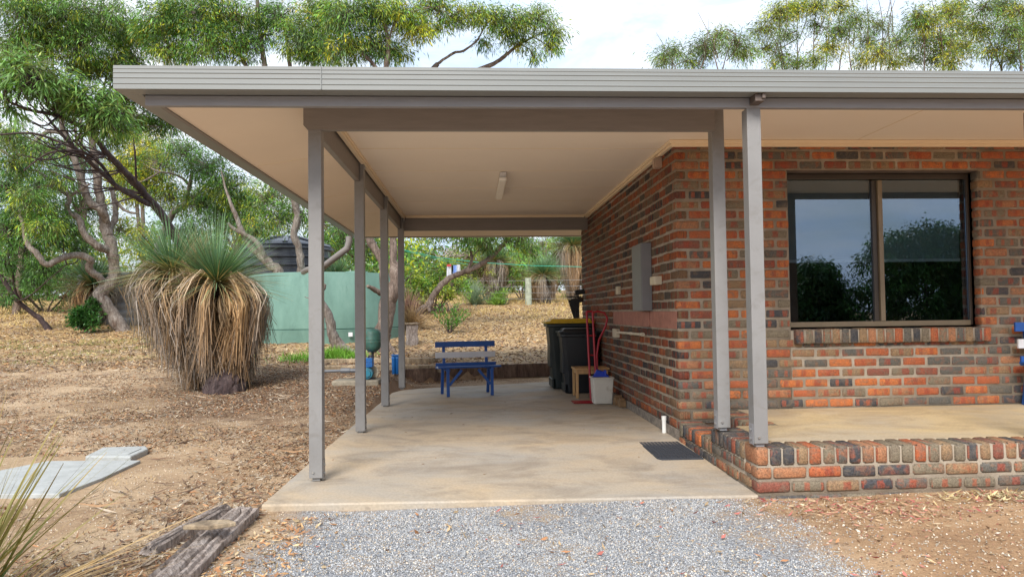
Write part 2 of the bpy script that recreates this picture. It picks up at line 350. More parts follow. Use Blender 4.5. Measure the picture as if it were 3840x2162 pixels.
def ground_mat():
    m,t,p,o=newmat('dirt_ground')
    g=N(t,'ShaderNodeNewGeometry'); s=N(t,'ShaderNodeSeparateXYZ'); L(t,g.outputs['Position'],s.inputs[0])
    def mth(op,a,b=None):
        n=N(t,'ShaderNodeMath',operation=op)
        for i,v in enumerate((a,b)):
            if v is None: continue
            if hasattr(v,'links'): L(t,v,n.inputs[i])
            else: n.inputs[i].default_value=v
        return n.outputs[0]
    def mr(v,a,b):
        n=N(t,'ShaderNodeMapRange'); n.inputs[1].default_value=a; n.inputs[2].default_value=b; L(t,v,n.inputs[0]); return n.outputs[0]
    n=noise(t,1.1,8,.68,dist=.5); n5=noise(t,22,6,.8); nf=noise(t,110,3,.7)
    dirt=ramp(t,[(.3,(.16,.10,.06)),(.43,(.34,.23,.14)),(.55,(.48,.35,.225)),(.75,(.58,.45,.31))]); L(t,mth('ADD',mth('MULTIPLY',n,.65),mth('MULTIPLY',n5,.35)),dirt.inputs[0])
    c=dirt.outputs[0]
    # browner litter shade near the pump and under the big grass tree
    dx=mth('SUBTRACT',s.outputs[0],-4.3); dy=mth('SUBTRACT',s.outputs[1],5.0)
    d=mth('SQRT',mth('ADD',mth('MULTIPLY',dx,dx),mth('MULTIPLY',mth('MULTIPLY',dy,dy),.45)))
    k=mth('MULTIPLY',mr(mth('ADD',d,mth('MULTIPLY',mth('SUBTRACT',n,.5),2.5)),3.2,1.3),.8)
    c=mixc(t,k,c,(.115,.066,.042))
    # straw colour of the field behind
    fld=mr(mth('ADD',s.outputs[1],mth('MULTIPLY',mth('SUBTRACT',n,.5),6.)),7.,13.)
    straw=ramp(t,[(.35,(.20,.12,.065)),(.5,(.42,.28,.13)),(.7,(.60,.43,.20))]); L(t,n5,straw.inputs[0])
    c=mixc(t,fld,c,straw.outputs[0])
    # redder dirt to the right in front of the plinth
    rt=mr(mth('ADD',s.outputs[0],mth('MULTIPLY',mth('SUBTRACT',n,.5),1.2)),-.4,.3)
    fr=mr(s.outputs[1],-1.2,-1.6); red=ramp(t,[(.3,(.20,.12,.07)),(.5,(.42,.26,.145)),(.7,(.56,.40,.25))]); L(t,mth('ADD',mth('MULTIPLY',n,.6),mth('MULTIPLY',n5,.4)),red.inputs[0])
    c=mixc(t,mth('MULTIPLY',rt,fr),c,red.outputs[0])
    # blue grey gravel drive
    ng=noise(t,1.6,6,.75); gx=mth('ABSOLUTE',mth('SUBTRACT',s.outputs[0],-1.55)); gx=mth('ADD',gx,mth('MULTIPLY',mth('SUBTRACT',ng,.5),1.6))
    gm=mth('MULTIPLY',mr(gx,1.6,1.15),mr(s.outputs[1],-1.5,-1.9))
    v=N(t,'ShaderNodeTexVoronoi',inp={'Scale':95.}); L(t,g.outputs['Position'],v.inputs[0]); vg=ramp(t,[(0,(.12,.125,.14)),(.4,(.25,.26,.28)),(.8,(.38,.39,.41))]); sv_=N(t,'ShaderNodeSeparateColor'); L(t,v.outputs['Color'],sv_.inputs[0]); L(t,sv_.outputs[0],vg.inputs[0])
    gc=mixc(t,mr(ng,.52,.66),vg.outputs[0],(.42,.32,.22))
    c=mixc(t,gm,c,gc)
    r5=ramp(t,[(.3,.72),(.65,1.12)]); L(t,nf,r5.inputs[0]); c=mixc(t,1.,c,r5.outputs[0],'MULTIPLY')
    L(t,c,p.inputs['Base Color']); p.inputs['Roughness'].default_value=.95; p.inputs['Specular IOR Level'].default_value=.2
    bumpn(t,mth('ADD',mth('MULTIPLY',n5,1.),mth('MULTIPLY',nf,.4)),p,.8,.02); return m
M['ground']=ground_mat()
def glass_mat():
    m,t,p,o=newmat('tinted_glass'); t.nodes.remove(p)
    gl=N(t,'ShaderNodeBsdfGlossy'); gl.inputs['Roughness'].default_value=.0; gl.inputs['Color'].default_value=(.72,.84,1.,1)
    tr=N(t,'ShaderNodeBsdfTransparent'); tr.inputs[0].default_value=(.6,.66,.7,1)
    fr=N(t,'ShaderNodeFresnel'); fr.inputs[0].default_value=1.5; a=N(t,'ShaderNodeMath',operation='ADD'); L(t,fr.outputs[0],a.inputs[0]); a.inputs[1].default_value=.11
    mx=N(t,'ShaderNodeMixShader'); L(t,a.outputs[0],mx.inputs[0]); L(t,tr.outputs[0],mx.inputs[1]); L(t,gl.outputs[0],mx.inputs[2]); L(t,mx.outputs[0],o.inputs[0]); return m
M['glass']=glass_mat()

# ------------------------------------------------------------------ ground
def axis(lo,hi,dense,step):
    a=[dense[0]];
    while a[-1]<dense[1]: a.append(a[-1]+step)
    s=step
    while a[-1]<hi: s*=1.18; a.append(a[-1]+s)
    s=step
    while a[0]>lo: s*=1.18; a.insert(0,a[0]-s)
    return a
def build_ground():
    xs=axis(-220,260,(-12,6),.11); ys=axis(-160,330,(-5,14),.11)
    V=np.array([(x,y,gz(x,y)) for y in ys for x in xs]); nx=len(xs); ny=len(ys)
    I=np.arange(nx*ny).reshape(ny,nx); F=np.stack([I[:-1,:-1],I[:-1,1:],I[1:,1:],I[1:,:-1]],-1).reshape(-1,4)
    tag(link('ground',mesh_np('ground',V,F,mat=M['ground'],smooth=True)),kind='structure')
build_ground()
# carport slab: falls slightly to the front
def slab_poly():
    return [(-3.245,-1.80),(-.0,-1.81),(-.0,5.75),(-.3,5.72),(-.8,5.60),(-1.5,5.36),(-2.2,5.14),(-2.75,4.93),(-3.02,4.72),(-3.12,4.41),(-3.17,2.)]
def slab_z(x,y):
    t=min(1,max(0,(x+3.1)/3.1)); return -.005-(.035 if y<0 else 0)*min(1,-y/1.8)*(.4+.6*t) if y<0 else -.005
b=MB(); pl=slab_poly(); n=len(pl); cx=[(-1.6,y) for y in (-1.7,0,4.9)]
bm=bmesh.new(); vs=[bm.verts.new((x,y,0)) for x,y in pl]; f=bm.faces.new(vs)
for yy in (-1.2,-.6,0.,2.,4.): bmesh.ops.bisect_plane(bm,geom=bm.verts[:]+bm.edges[:]+bm.faces[:],plane_co=(0,yy,0),plane_no=(0,1,0))
for xx in (-2.4,-1.6,-.8): bmesh.ops.bisect_plane(bm,geom=bm.verts[:]+bm.edges[:]+bm.faces[:],plane_co=(xx,0,0),plane_no=(1,0,0))
ex=bmesh.ops.extrude_face_region(bm,geom=bm.faces[:]); up=[v for v in ex['geom'] if isinstance(v,bmesh.types.BMVert)]
for v in up: v.co.z=slab_z(v.co.x,v.co.y)
ups=set(up)
for v in bm.verts:
    if v not in ups: v.co.z=-.16
bmesh.ops.recalc_face_normals(bm,faces=bm.faces)
me=bpy.data.meshes.new('concrete_slab'); bm.to_mesh(me); bm.free(); me.materials.append(M['slab'])
o=link('concrete_slab',me); tag(o,kind='structure'); md=o.modifiers.new('bevel','BEVEL'); md.width=.012; md.segments=2; md.limit_method='ANGLE'; md.angle_limit=rad(50)

# ------------------------------------------------------------------ bricks
def bricks_mesh(name,B,mortars,parent,mat,seed=1,bias=1.):
    """B: list of (x0,x1,y0,y1,z0,z1,axis) axis=0: length along x, 1: along y, 2: on edge (length goes into the wall)"""
    r=np.random.default_rng(seed); B=np.array([b[:7] for b in B],dtype=float); n=len(B)
    c=np.stack([(B[:,0]+B[:,1])/2,(B[:,2]+B[:,3])/2,(B[:,4]+B[:,5])/2],1); h=np.stack([(B[:,1]-B[:,0])/2,(B[:,3]-B[:,2])/2,(B[:,5]-B[:,4])/2],1)
    c+=r.normal(0,.0012,c.shape); h*=1+r.normal(0,.006,h.shape)
    ch=.0062*(1+.6*r.random(n))
    V=[];  # 24 verts : for each corner, three verts (inset along axes)
    S=[(sx,sy,sz) for sx in (-1,1) for sy in (-1,1) for sz in (-1,1)]
    idx={}
    for ci,sg in enumerate(S):
        for ax in range(3):   # vert lying on face of axis ax: inset on the other two
            q=h.copy()
            for a2 in range(3):
                if a2!=ax: q[:,a2]-=ch*(1+.7*r.random(n))
            idx[(ci,ax)]=len(V); V.append(c+q*np.array(sg)+r.normal(0,.0006,c.shape))
    V=np.stack(V,1) # n,24,3
    ci={s:i for i,s in enumerate(S)}
    quads=[];fax=[]
    for ax in range(3):
        o1,o2=[a for a in range(3) if a!=ax]
        for s in (-1,1):
            q=[]
            for a,b2 in ((-1,-1),(1,-1),(1,1),(-1,1)):
                sg=[0,0,0]; sg[ax]=s; sg[o1]=a; sg[o2]=b2; q.append(idx[(ci[tuple(sg)],ax)])
            flip=(s==1)^(ax==1)
            quads.append(q if flip else q[::-1]); fax.append(ax)
    # edge chamfers
    for ax in range(3):           # edges running along ax
        o1,o2=[a for a in range(3) if a!=ax]
        for a in (-1,1):
            for b2 in (-1,1):
                sg0=[0,0,0]; sg0[o1]=a; sg0[o2]=b2; s0=list(sg0); s1=list(sg0); s0[ax]=-1; s1[ax]=1
                quads.append([idx[(ci[tuple(s0)],o1)],idx[(ci[tuple(s1)],o1)],idx[(ci[tuple(s1)],o2)],idx[(ci[tuple(s0)],o2)]]); fax.append(o1)
    Q=np.array(quads); F=(np.arange(n)[:,None,None]*24+Q[None]).reshape(-1,4)
    # uv
    loc=(V-c[:,None,:])/(2*h[:,None,:])+.5
    ln=B[:,6].astype(int)
    uv=np.zeros((n,len(Q),4,2))
    for k,q in enumerate(Q):
        ax=fax[k]; L3=loc[:,q,:]
        if ax==2: u=np.where((ln==1)[:,None],L3[:,:,1],L3[:,:,0]); v=np.where((ln==1)[:,None],L3[:,:,0],L3[:,:,1])
        elif ax==0: u=L3[:,:,1]; v=L3[:,:,2]
        else: u=L3[:,:,0]; v=L3[:,:,2]
        sc_=np.ones(n)
        if ax==0: sc_=np.where(ln==0,.48,1.)
        if ax==1: sc_=np.where(ln==1,.48,1.)
        if ax!=2: sc_=np.where(ln==2,.4,sc_)
        uv[:,k,:,0]=u*sc_[:,None]; uv[:,k,:,1]=v
    rc=r.random((n,3)); rc[:,0]=rc[:,0]**bias; rc[:,1]*=(1. if bias==1 else .6); col=np.repeat(rc,24,0)
    nb=len(F); VV=V.reshape(-1,3); off=len(VV); mv=[];mf=[]
    for (x0,x1,y0,y1,z0,z1) in mortars:
        bb=off+len(mv); mv+=[(x,y,z) for z in (z0,z1) for y in (y0,y1) for x in (x0,x1)]
        mf+=[[bb+i for i in q] for q in ((0,2,3,1),(4,5,7,6),(0,1,5,4),(2,6,7,3),(0,4,6,2),(1,3,7,5))]
    VV=np.concatenate([VV,np.array(mv).reshape(-1,3)]); F=np.concatenate([F,np.array(mf)]); col=np.concatenate([col,np.full((len(mv),3),.5)])
    uvf=np.concatenate([uv.reshape(-1,2),np.full((len(mf)*4,2),.5)]); mi=np.concatenate([np.zeros(nb,int),np.ones(len(mf),int)])
    me=mesh_np(name,VV,F,col=col,mat=[mat,M['mortar']],uv=uvf,midx=mi)
    bm=bmesh.new(); bm.from_mesh(me); bmesh.ops.recalc_face_normals(bm,faces=bm.faces); bm.to_mesh(me); bm.free(); return link(name,me,parent)
CH,BL,J,T=.0925,.237,.0135,.105
Z0=.265; ZT=2.76
house=empty('brick_house',(0,0,0),'red and grey brick house with white eave ceiling, brown framed window and grey carport roof','house')
WX0,WX1,WZ0,WZ1=1.07,2.915,Z0+8*CH-.02,Z0+24*CH-.004
def front_wall():
    B=[]; k=-2; z=Z0-2*CH
    while z<ZT:
        odd=(k%2); x=0 if not odd else T+J*.6
        first=True
        if odd: x=T+J+.002
        z0,z1=z+J/2,z+CH-J/2
        while x<7.6:
            x1=x+BL-J
            segs=[(x,x1)]
            if z+CH>WZ0+.02 and z<WZ1-.02:
                segs=[]
                if x<WX0-.005: segs.append((x,min(x1,WX0)))
                if x1>WX1+.005: segs.append((max(x,WX1),x1))
                if x<WX0 and x1>WX0+.0 and WX0-x<.06: segs=[]
            for s0,s1 in segs:
                if s1-s0>.035: B.append((s0,s1,0,T,z0,z1,0))
            x+=BL
        z+=CH;k+=1
    m=.0065
    mort=[(.012,WX0-.004,m,T-.01,Z0-2*CH,ZT),(WX1+.004,7.6,m,T-.012,Z0-2*CH,ZT),(WX0-.004,WX1+.004,m,T-.014,Z0-2*CH,WZ0),(WX0-.004,WX1+.004,m,T-.016,WZ1+.004,ZT)]
    return bricks_mesh('front_wall',B,mort,house,M['brick'],3)
front_wall()
YB=5.75
def side_wall():
    B=[]; z=Z0-2*CH;k=-2
    while z<ZT:
        odd=(k%2); y=(T+J+.002) if not odd else 0
        z0,z1=z+J/2,z+CH-J/2
        while y<YB:
            y1=min(y+BL-J,YB)
            skip = 1.00<(z+CH/2)<1.19 and y<3.02 and y1>.03
            if skip:
                if y<.03: B.append((0,T,y,.028,z0,z1,1))
                if y1>3.03 and y1-3.02>.03: B.append((0,T,3.03,y1,z0,z1,1))
            elif y1-y>.03: B.append((0,T,y,y1,z0,z1,1))
            y+=BL
        z+=CH;k+=1
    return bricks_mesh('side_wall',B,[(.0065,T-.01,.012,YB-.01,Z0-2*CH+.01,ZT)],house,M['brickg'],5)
side_wall()
# footing, stone band
b=MB(); b.box(-.006,.05,.012,YB,-.02,.083); b.build('footing',M['footing'],house,bevel=.006)
ys_=[.032,.52,1.02,1.36,1.86,2.42,3.02]
b=MB()
for i in range(len(ys_)-1):
    pr=.012 if ys_[i]==1.02 else .003
    b.box(-pr,.06,ys_[i]+.003,ys_[i+1]-.003,1.012,1.178)
b.build('stone_band',M['stone'],house,bevel=.004)
# rest of the house: back, right wall, dark room
b=MB(); b.box(T+.002,7.6,YB-.1,YB-.003,0,ZT); b.box(7.5,7.6,T,YB-.102,0,ZT); b.build('rear_wall',M['mortar'],house)
b=MB(); b.box(.3,6.5,3.4,3.44,.25,2.7); b.box(.3,6.5,.13,3.38,.22,.25); b.box(.3,6.5,.13,3.38,2.66,2.69); b.box(.27,.295,.13,3.38,.26,2.65); b.box(6.51,6.54,.13,3.38,.26,2.65); b.build('room_interior',M['room'],house)
# window
win=None
b=MB(); yf=.115
fw=.032
zA,zB=WZ0+.03,WZ1-.012
b.box(WX0+.004,WX0+fw,yf,yf+.06,zA,zB); b.box(WX1-fw,WX1-.004,yf,yf+.06,zA,zB); b.box(WX0+fw,WX1-fw,yf,yf+.06,zB-.05,zB); 
win=b.build('window',M['darkframe'],house,bevel=.004)
b=MB(); b.box(WX0+fw+.001,WX1-fw-.001,yf-.006,yf+.06,zA-.004,zA+.045); b.build('window_sill_frame',M['bronze'],win,bevel=.003)
xm=1.985
b=MB(); b.box(xm+.012,xm+.055,yf-.012,yf+.03,zA+.046,zB-.061); b.build('mullion',M['bronze'],win,bevel=.003)
b=MB(); b.box(xm-.035,xm+.011,yf+.012,yf+.05,zA+.046,zB-.061); b.build('sash_stile',M['darkframe'],win,bevel=.003)
b=MB(); b.box(WX0+fw+.001,xm-.034,yf+.032,yf+.036,zA+.046,zB-.061); b.build('pane',M['glass'],win)
b=MB(); b.box(xm+.056,WX1-fw-.001,yf+.020,yf+.024,zA+.046,zB-.061); b.build('pane',M['glass'],win)
zbr=1.63; pieces('roller_blind',M['blind'],boxes=[(WX0+.06,xm-.02,yf+.10,yf+.103,zbr+.03,zB-.02),(xm+.02,WX1-.05,yf+.10,yf+.103,zbr+.03,zB-.02)],parent=win)
pieces('blind_rail',M['blindrail'],boxes=[(WX0+.06,xm-.02,yf+.09,yf+.112,zbr,zbr+.028),(xm+.02,WX1-.05,yf+.09,yf+.112,zbr,zbr+.028)],parent=win)
b=MB(); b.box(WX0-.01,WX1+.01,.004,.11,WZ1-.010,WZ1-.001); b.build('lintel',M['brackettan'],house)
# sill: bricks on edge, slightly projecting
B=[]; x=WX0+.02; 
while x<WX1-.02:
    B.append((x+.004,x+.079,-.052,.11,WZ0-.125,WZ0+.012,2)); x+=.0855
o=bricks_mesh('brick_sill',B,[(WX0+.028,x-.012,-.044,.10,WZ0-.117,WZ0+.005)],house,M['brick'],9,.7)
# ------------------------------------------------------------------ porch plinth
plinth=empty('brick_plinth',(0,-1.82,-.05),'low brick edging of the raised porch with upright brick capping beside the carport slab','brick edging')
B=[];ZP=.27; cap=.118
x=-.02
while x<7.2:
    B.append((x+.005,x+.083,-1.82,-1.60,ZP-cap,ZP,2)); x+=.0905
xe=x
for r_ in (1,2,3):
    x=-.02-(.12 if r_%2 else 0); z1=ZP-cap-.006-(r_-1)*CH
    while x<7.2:
        a=max(x,-.02); 
        if x+BL-J-a>.04: B.append((a+.002,x+BL-J,-1.82,-1.715,z1-CH+J,z1-J/2,0))
        x+=BL
# side of the high plinth (facing the slab)
y=-1.60
while y<-.95:
    B.append((-.02,.205,y+.008,y+.078,ZP-cap-.006,ZP-.008-.0,2)); y+=.086
ye=y
for r_ in (1,2,3):
    y=-1.71+(.12 if r_%2 else 0); z1=ZP-cap-.006-(r_-1)*CH
    if r_%2: B.append((-.019,.085,-1.708,-1.60,z1-CH+J,z1-J/2,1))
    while y<ye-.06:
        B.append((-.019,.086,y+.005,min(y+BL-J,ye),z1-CH+J,z1-J/2,1)); y+=BL
mort=[(-.008,7.2,-1.808,-1.61,-.1,ZP-.010),(-.009,.19,-1.612,ye-.008,-.1,ZP-.014)]
bricks_mesh('upper_course',B,mort,plinth,M['brick'],12,.55).location=(0,1.82,.05)
# low step beside the house corner
B=[]; y=ye+.003; ZS=.165
while y<-.05:
    B.append((-.018,.21,y+.006,min(y+.080,-.006),ZS-cap,ZS,2)); y+=.086
y=ye+.003
while y<-.1: B.append((-.017,.086,y+.004,min(y+BL-J,-.01),ZS-cap-CH,ZS-cap-.008,1)); y+=BL
# edge of porch floor behind the step
y=ye+.02
while y<-.08:
    B.append((.335,.55,y+.006,min(y+.080,-.01),ZP-cap-.02,ZP-.006,2)); y+=.086
bricks_mesh('low_step',B,[(-.006,.32,ye+.004,-.004,-.1,ZS-.010),(.345,.54,ye+.02,-.006,-.05,ZP-.014)],plinth,M['brick'],14,.55).location=(0,1.82,.05)
b=MB(); b.box(.541,7.2,-1.606,-.002,.0,ZP-.004); b.box(.192,.5408,-1.606,ye+.014,.0,ZP-.005)
tag(b.build('porch_floor',M['porch'],bevel=.004),kind='structure')
# ------------------------------------------------------------------ roof
roof=MB()
ZG0,ZG1=2.605,2.752
GX,GY,GB=-4.10,-1.96,6.93
# roof sheet (low pitch) as closed slab
xs0,xs1,ysf,ysb=GX+.03,7.9,GY+.03,GB-.03
v=[(xs0,ysf,2.735),(xs1,ysf,2.735),(xs1,ysb,2.735),(xs0,ysb,2.735),(xs0+2.2,ysf+4.4,3.02),(xs1-2.2,ysf+4.4,3.02)]
roof.add(v,[(0,1,5,4),(1,2,5),(2,3,4,5),(3,0,4)])
RO=roof.build('roof',M['roofsheet'],house)
# gutter: ribbed profile swept along the front and the left eave
prof=[(0,0),(0,.028),(-.004,.034),(0,.040),(0,.064),(-.004,.070),(0,.076),(0,.096),(-.004,.102),(0,.108),(0,.122),(-.003,.127),(0,.131),(0,.147),(.012,.147),(.012,.02),(.10,.012),(.12,.012),(.12,0)]
def gutter_run(b,fn,a,c):
    n=len(prof); base=len(b.v)
    for t in (a,c):
        for (d,h) in prof: b.v.append(fn(t,d,h))
    for i in range(n):
        j=(i+1)%n; b.f.append((base+i,base+j,base+n+j,base+n+i)); b.m.append(0)
    b.f+=[tuple(range(base,base+n)),tuple(range(base+n,base+2*n))[::-1]]; b.m+=[0,0]
g=MB(); gutter_run(g,lambda t,d,h:(t,GY+d,ZG0+h),GX,-2.82); gutter_run(g,lambda t,d,h:(t,GY+.0015+d,ZG0+h),-2.822,7.9)
g.build('gutter',M['gutter'],RO)
g=MB(); gutter_run(g,lambda t,d,h:(GX+d,t,ZG0+h),GY+.1215,GB); g.build('gutter',M['gutter'],RO)
g=MB(); gutter_run(g,lambda t,d,h:(t,GB-d,ZG0+h),GX+.121,7.9); g.build('gutter',M['gutter'],RO)
g=MB(); g.box(-2.826,-2.821,GY-.0045,GY+.001,ZG0+.002,ZG0+.146); g.build('gutter_joint',M['gutter'],RO)
# fascia: recessed upper board, proud lower beam
YFB=-1.82
g=MB(); g.box(-3.975,7.9,-1.80,-1.765,2.595,2.70); g.box(-3.985,-3.955,-1.80,6.8,2.60,2.70); g.box(-3.95,7.9,6.77,6.80,2.60,2.70); g.build('fascia',M['beam'],RO,bevel=.002)
g=MB(); g.box(-3.97,7.9,YFB,-1.775,2.540,2.606); g.build('eave_beam',M['fascia'],RO,bevel=.003)
# soffits: raked eaves and flat ceiling
CZ=2.757
s=MB()
def quad_slab(b,p,t=.012): 
    b.add([tuple(q) for q in p]+[(q[0],q[1],q[2]+t) for q in p],[(3,2,1,0),(4,5,6,7),(0,1,5,4),(1,2,6,5),(2,3,7,6),(3,0,4,7)])
XL,XI=-3.955,-3.02
quad_slab(s,[(XL,-1.76,2.612),(XI,-1.215,CZ),(XI,5.03,CZ),(XL,6.77,2.612)])
quad_slab(s,[(XL,-1.764,2.612),(7.8,-1.764,2.612),(7.8,-1.215,CZ),(XI,-1.215,CZ)])
quad_slab(s,[(XL,6.768,2.612),(XI,5.03,CZ),(7.8,5.03,CZ),(7.8,6.768,2.612)])
s.build('soffit',M['soffit'],RO)
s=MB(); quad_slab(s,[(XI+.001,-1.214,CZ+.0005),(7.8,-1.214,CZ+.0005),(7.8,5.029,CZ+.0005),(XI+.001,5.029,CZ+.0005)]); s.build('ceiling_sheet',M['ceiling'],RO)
pieces('ceiling_seam',M['seam'],boxes=[(-2.94,-.06,yy,yy+.012,CZ-.0025,CZ+.002) for yy in (.30,1.36,2.43,3.52)],
  bars=[((XL+.03,yy,2.6155),(XI-.06,yy,2.7465),.010,.004) for yy in (.42,2.5,4.3)]+[((-.9,-1.74,2.6175),(-.9,-1.25,2.7465),.010,.004),((1.72,-1.74,2.6175),(1.72,-1.23,2.752),.010,.004),((1.72,-1.2,2.757),(1.72,-.08,2.757),.010,.004)],parent=RO)
s=MB()
for d,h in ((0,.05),(.014,.028)):
    s.box(-2.985-.02+d*0,-2.965+d,-1.188,5.0-.001,CZ-h+.0,CZ-.001) if d==0 else s.box(-2.9645,-2.951,-1.188,4.999,CZ-h,CZ-.001)
s.box(-.04,-.001,-.04,4.99,CZ-.05,CZ-.001); s.box(-.062,-.0405,-.062,4.988,CZ-.03,CZ-.0012)
s.box(-.0385,7.6,-.039,-.001,CZ-.058,CZ-.0015); s.box(-.0605,7.6,-.061,-.0395,CZ-.034,CZ-.0018)
s.box(-2.95,-.065,4.955,4.999,CZ-.04,CZ-.0015); s.box(-2.95,-.065,-1.187,-1.16,CZ-.05,CZ-.002)
s.build('cornice',M['cornice'],RO,bevel=.004)
# beams
s=MB(); s.add([(-3.105,-1.24,2.57),(-3.075,-1.24,2.535),(-.045,-1.24,2.535),(-.045,-1.24,2.722),(-3.105,-1.24,2.722)]+[(-3.105,-1.19,2.57),(-3.075,-1.19,2.535),(-.045,-1.19,2.535),(-.045,-1.19,2.752),(-3.105,-1.19,2.735)],
 [(0,1,2,3,4),(9,8,7,6,5),(0,5,6,1),(1,6,7,2),(2,7,8,3),(3,8,9,4),(4,9,5,0)]); s.build('beam',M['beam'],house,bevel=.002)
s=MB(); s.box(-3.072,-3.022,-1.188,5.05,2.537,2.752); s.build('beam',M['beam'],house,bevel=.002)
s=MB(); s.box(-3.02,-.002,5.002,5.052,2.515,2.756); s.build('beam',M['beam'],house,bevel=.002)
def post(x0,y0,z0,z1,top=True,brk=1):
    b=MB(); b.box(x0,x0+.095,y0,y0+.095,z0+.012,z1)
    if top: b.box(x0+.052,x0+.095,y0,y0+.095,z1-.001,2.75)
    p=b.build('post',M['post'],house,bevel=.004)
    b=MB(); 
    sx=x0-.004 if brk<0 else x0+.0955
    b.box(sx,sx+.0035,y0+.012,y0+.083,z0+.004,z0+.14); b.box(x0+.02,x0+.075,y0+.02,y0+.075,z0-.012,z0+.011)
    b.build('bracket',M['post'] if brk>0 else M['fascia'],p,bevel=.001)
    tb=[]
    for zz in (z0+.04,z0+.10):
        c=(sx+(.0035 if brk>0 else 0),y0+.045,zz); tb.append(([c,(c[0]+.010*brk,c[1],c[2])],.009,6))
    if not top: tb.append(([(x0+.03,y0+.001,z0+.055),(x0+.03,y0-.010,z0+.055)],.009,6))
    pieces('bolt',M['steel'],tubes=tb,parent=p); return p
post(-3.072,-1.235,.0,2.537,top=False)
for y0 in (.778,2.772,4.905): post(-3.072,y0,.0,2.536)
post(-.043,-1.16,.285,2.72,top=False,brk=-1)
post(-.028,-1.815,.285,2.541,top=False,brk=-1)
post(1.985,-1.815,.285,2.541,top=False,brk=-1)
# steel bolt tabs on beam posts
pieces('bolt',M['steel'],tubes=[([(-2.977,y0+.05,2.68),(-2.965,y0+.05,2.68)],.010,6) for y0 in (.778,2.772,4.905)],parent=house)
b=MB(); b.box(-.012,.05,-1.925,-1.822,2.555,2.600); b.box(.030,.052,-1.94,-1.90,2.57,2.635); b.box(-.012,.0,-1.93,-1.82,2.60,2.622)
b.build('strap',M['brackettan'],house,bevel=.003)
# downpipe at the back left corner
dp=MB(); P=[aty(1309,886,6.86),aty(1309,905,6.86),aty(1303,930,6.86),aty(1275,952,6.9),aty(1215,998,7.2),aty(1150,1012,8.6),aty(1138,1020,9.6)]
dp.tube(P,[.062]*7,12); dp.build('downpipe',M['beam'],house,smooth=True)

# ------------------------------------------------------------------ small things on the house
def thing_box(name,label,cat,mat,boxes,bevel=.003,group=None,loc=None):
    b=MB()
    for q in boxes: b.box(*q)
    o=b.build(name,mat,None,bevel=bevel); return tag(o,label,cat,group)
t=empty('meter_box',(-.05,1.13,1.19),'tall grey metal meter box on the carport side brick wall','meter box')
b=MB(); b.box(-.105,-.001,.915,1.355,1.185,1.90); b.build('cabinet',M['meter'],t,bevel=.003,world=t.location)
b=MB(); b.box(-.112,-.106,.925,1.345,1.195,1.89); b.build('door',M['meter'],t,bevel=.002,world=t.location)
b=MB(); b.box(-.03,.0,1.0,1.3,.998,1.006); o=b.build('drip_ledge',M['meter'],t,world=t.location)
t=empty('power_outlet',(-.03,2.7,.87),'cream outlet box with a short cream conduit low on the side brick wall','outlet')
b=MB(); b.box(-.05,-.001,2.60,2.85,.845,.955); b.build('outlet_box',M['cream'],t,bevel=.006,world=t.location)
b=MB(); b.tube([(-.03,2.6,.912),(-.03,1.27,.926)],.016,10); b.tube([(-.03,1.86,.920),(-.03,1.80,.921)],.020,10); b.tube([(-.03,1.29,.926),(-.03,1.22,.927)],.021,10); b.build('conduit',M['cream'],t,smooth=True,world=t.location)
thing_box('switch_box','small square cream switch box on the side wall left of the meter box','switch',M['cream'],[(-.035,-.001,2.50,2.66,1.40,1.50),(-.043,-.034,2.55,2.61,1.43,1.47)])
thing_box('junction_box','cream cube shaped box fixed to the wall right of the meter box','junction box',M['cream'],[(-.07,-.001,.52,.72,1.445,1.53),(-.075,-.069,.53,.71,1.452,1.523)])
thing_box('alarm_sensor','small pinkish beige sensor box high under the carport ceiling at the wall','sensor',simple('beige_sensor',(.42,.30,.23),.5),[(-.07,-.001,.42,.52,2.60,2.70),(-.08,-.071,.44,.50,2.61,2.69)])
t=empty('ceiling_light',(-1.53,2.1,2.75),'long white batten light on the carport ceiling','ceiling light')
b=MB(); b.box(-1.565,-1.495,1.42,2.92,CZ-.045,CZ-.004); b.build('batten',M['white'],t,bevel=.004,world=t.location)
b=MB(); b.box(-1.572,-1.488,1.50,2.84,CZ-.085,CZ-.046); b.build('diffuser',M['diffuser'],t,bevel=.012,world=t.location)
b=MB(); b.tube([(-.03,.43,-.02),(-.03,.43,.115)],.021,14); b.tube([(-.03,.43,.115),(-.03,.43,.158)],.024,14)
tag(b.build('drain_pipe',M['pvc'],smooth=True),'short white plastic pipe standing at the foot of the side wall near the corner','pipe')
# rubber mat with diamond ribs
t=empty('door_mat',(-.2,-.39,-.02),'flat black rubber mat on the slab below the brick step','mat')
b=MB(); poly=[(-.40,-.72),(-.37,-.765),(-.03,-.765),(-.022,-.02),(-.40,-.02)]; zs=-.012
b.prism(poly,zs-.012,zs+.004); b.build('mat_base',M['mat'],t,bevel=.004,world=t.location)
b=MB()
for i in range(11): b.box(-.385+.033*i,-.372+.033*i,-.74,-.04,zs+.004,zs+.009)
for i in range(20): b.box(-.39,-.035,-.735+.036*i,-.725+.036*i,zs+.0045,zs+.0085)
b.build('tread_ribs',M['mat'],t,world=t.location)
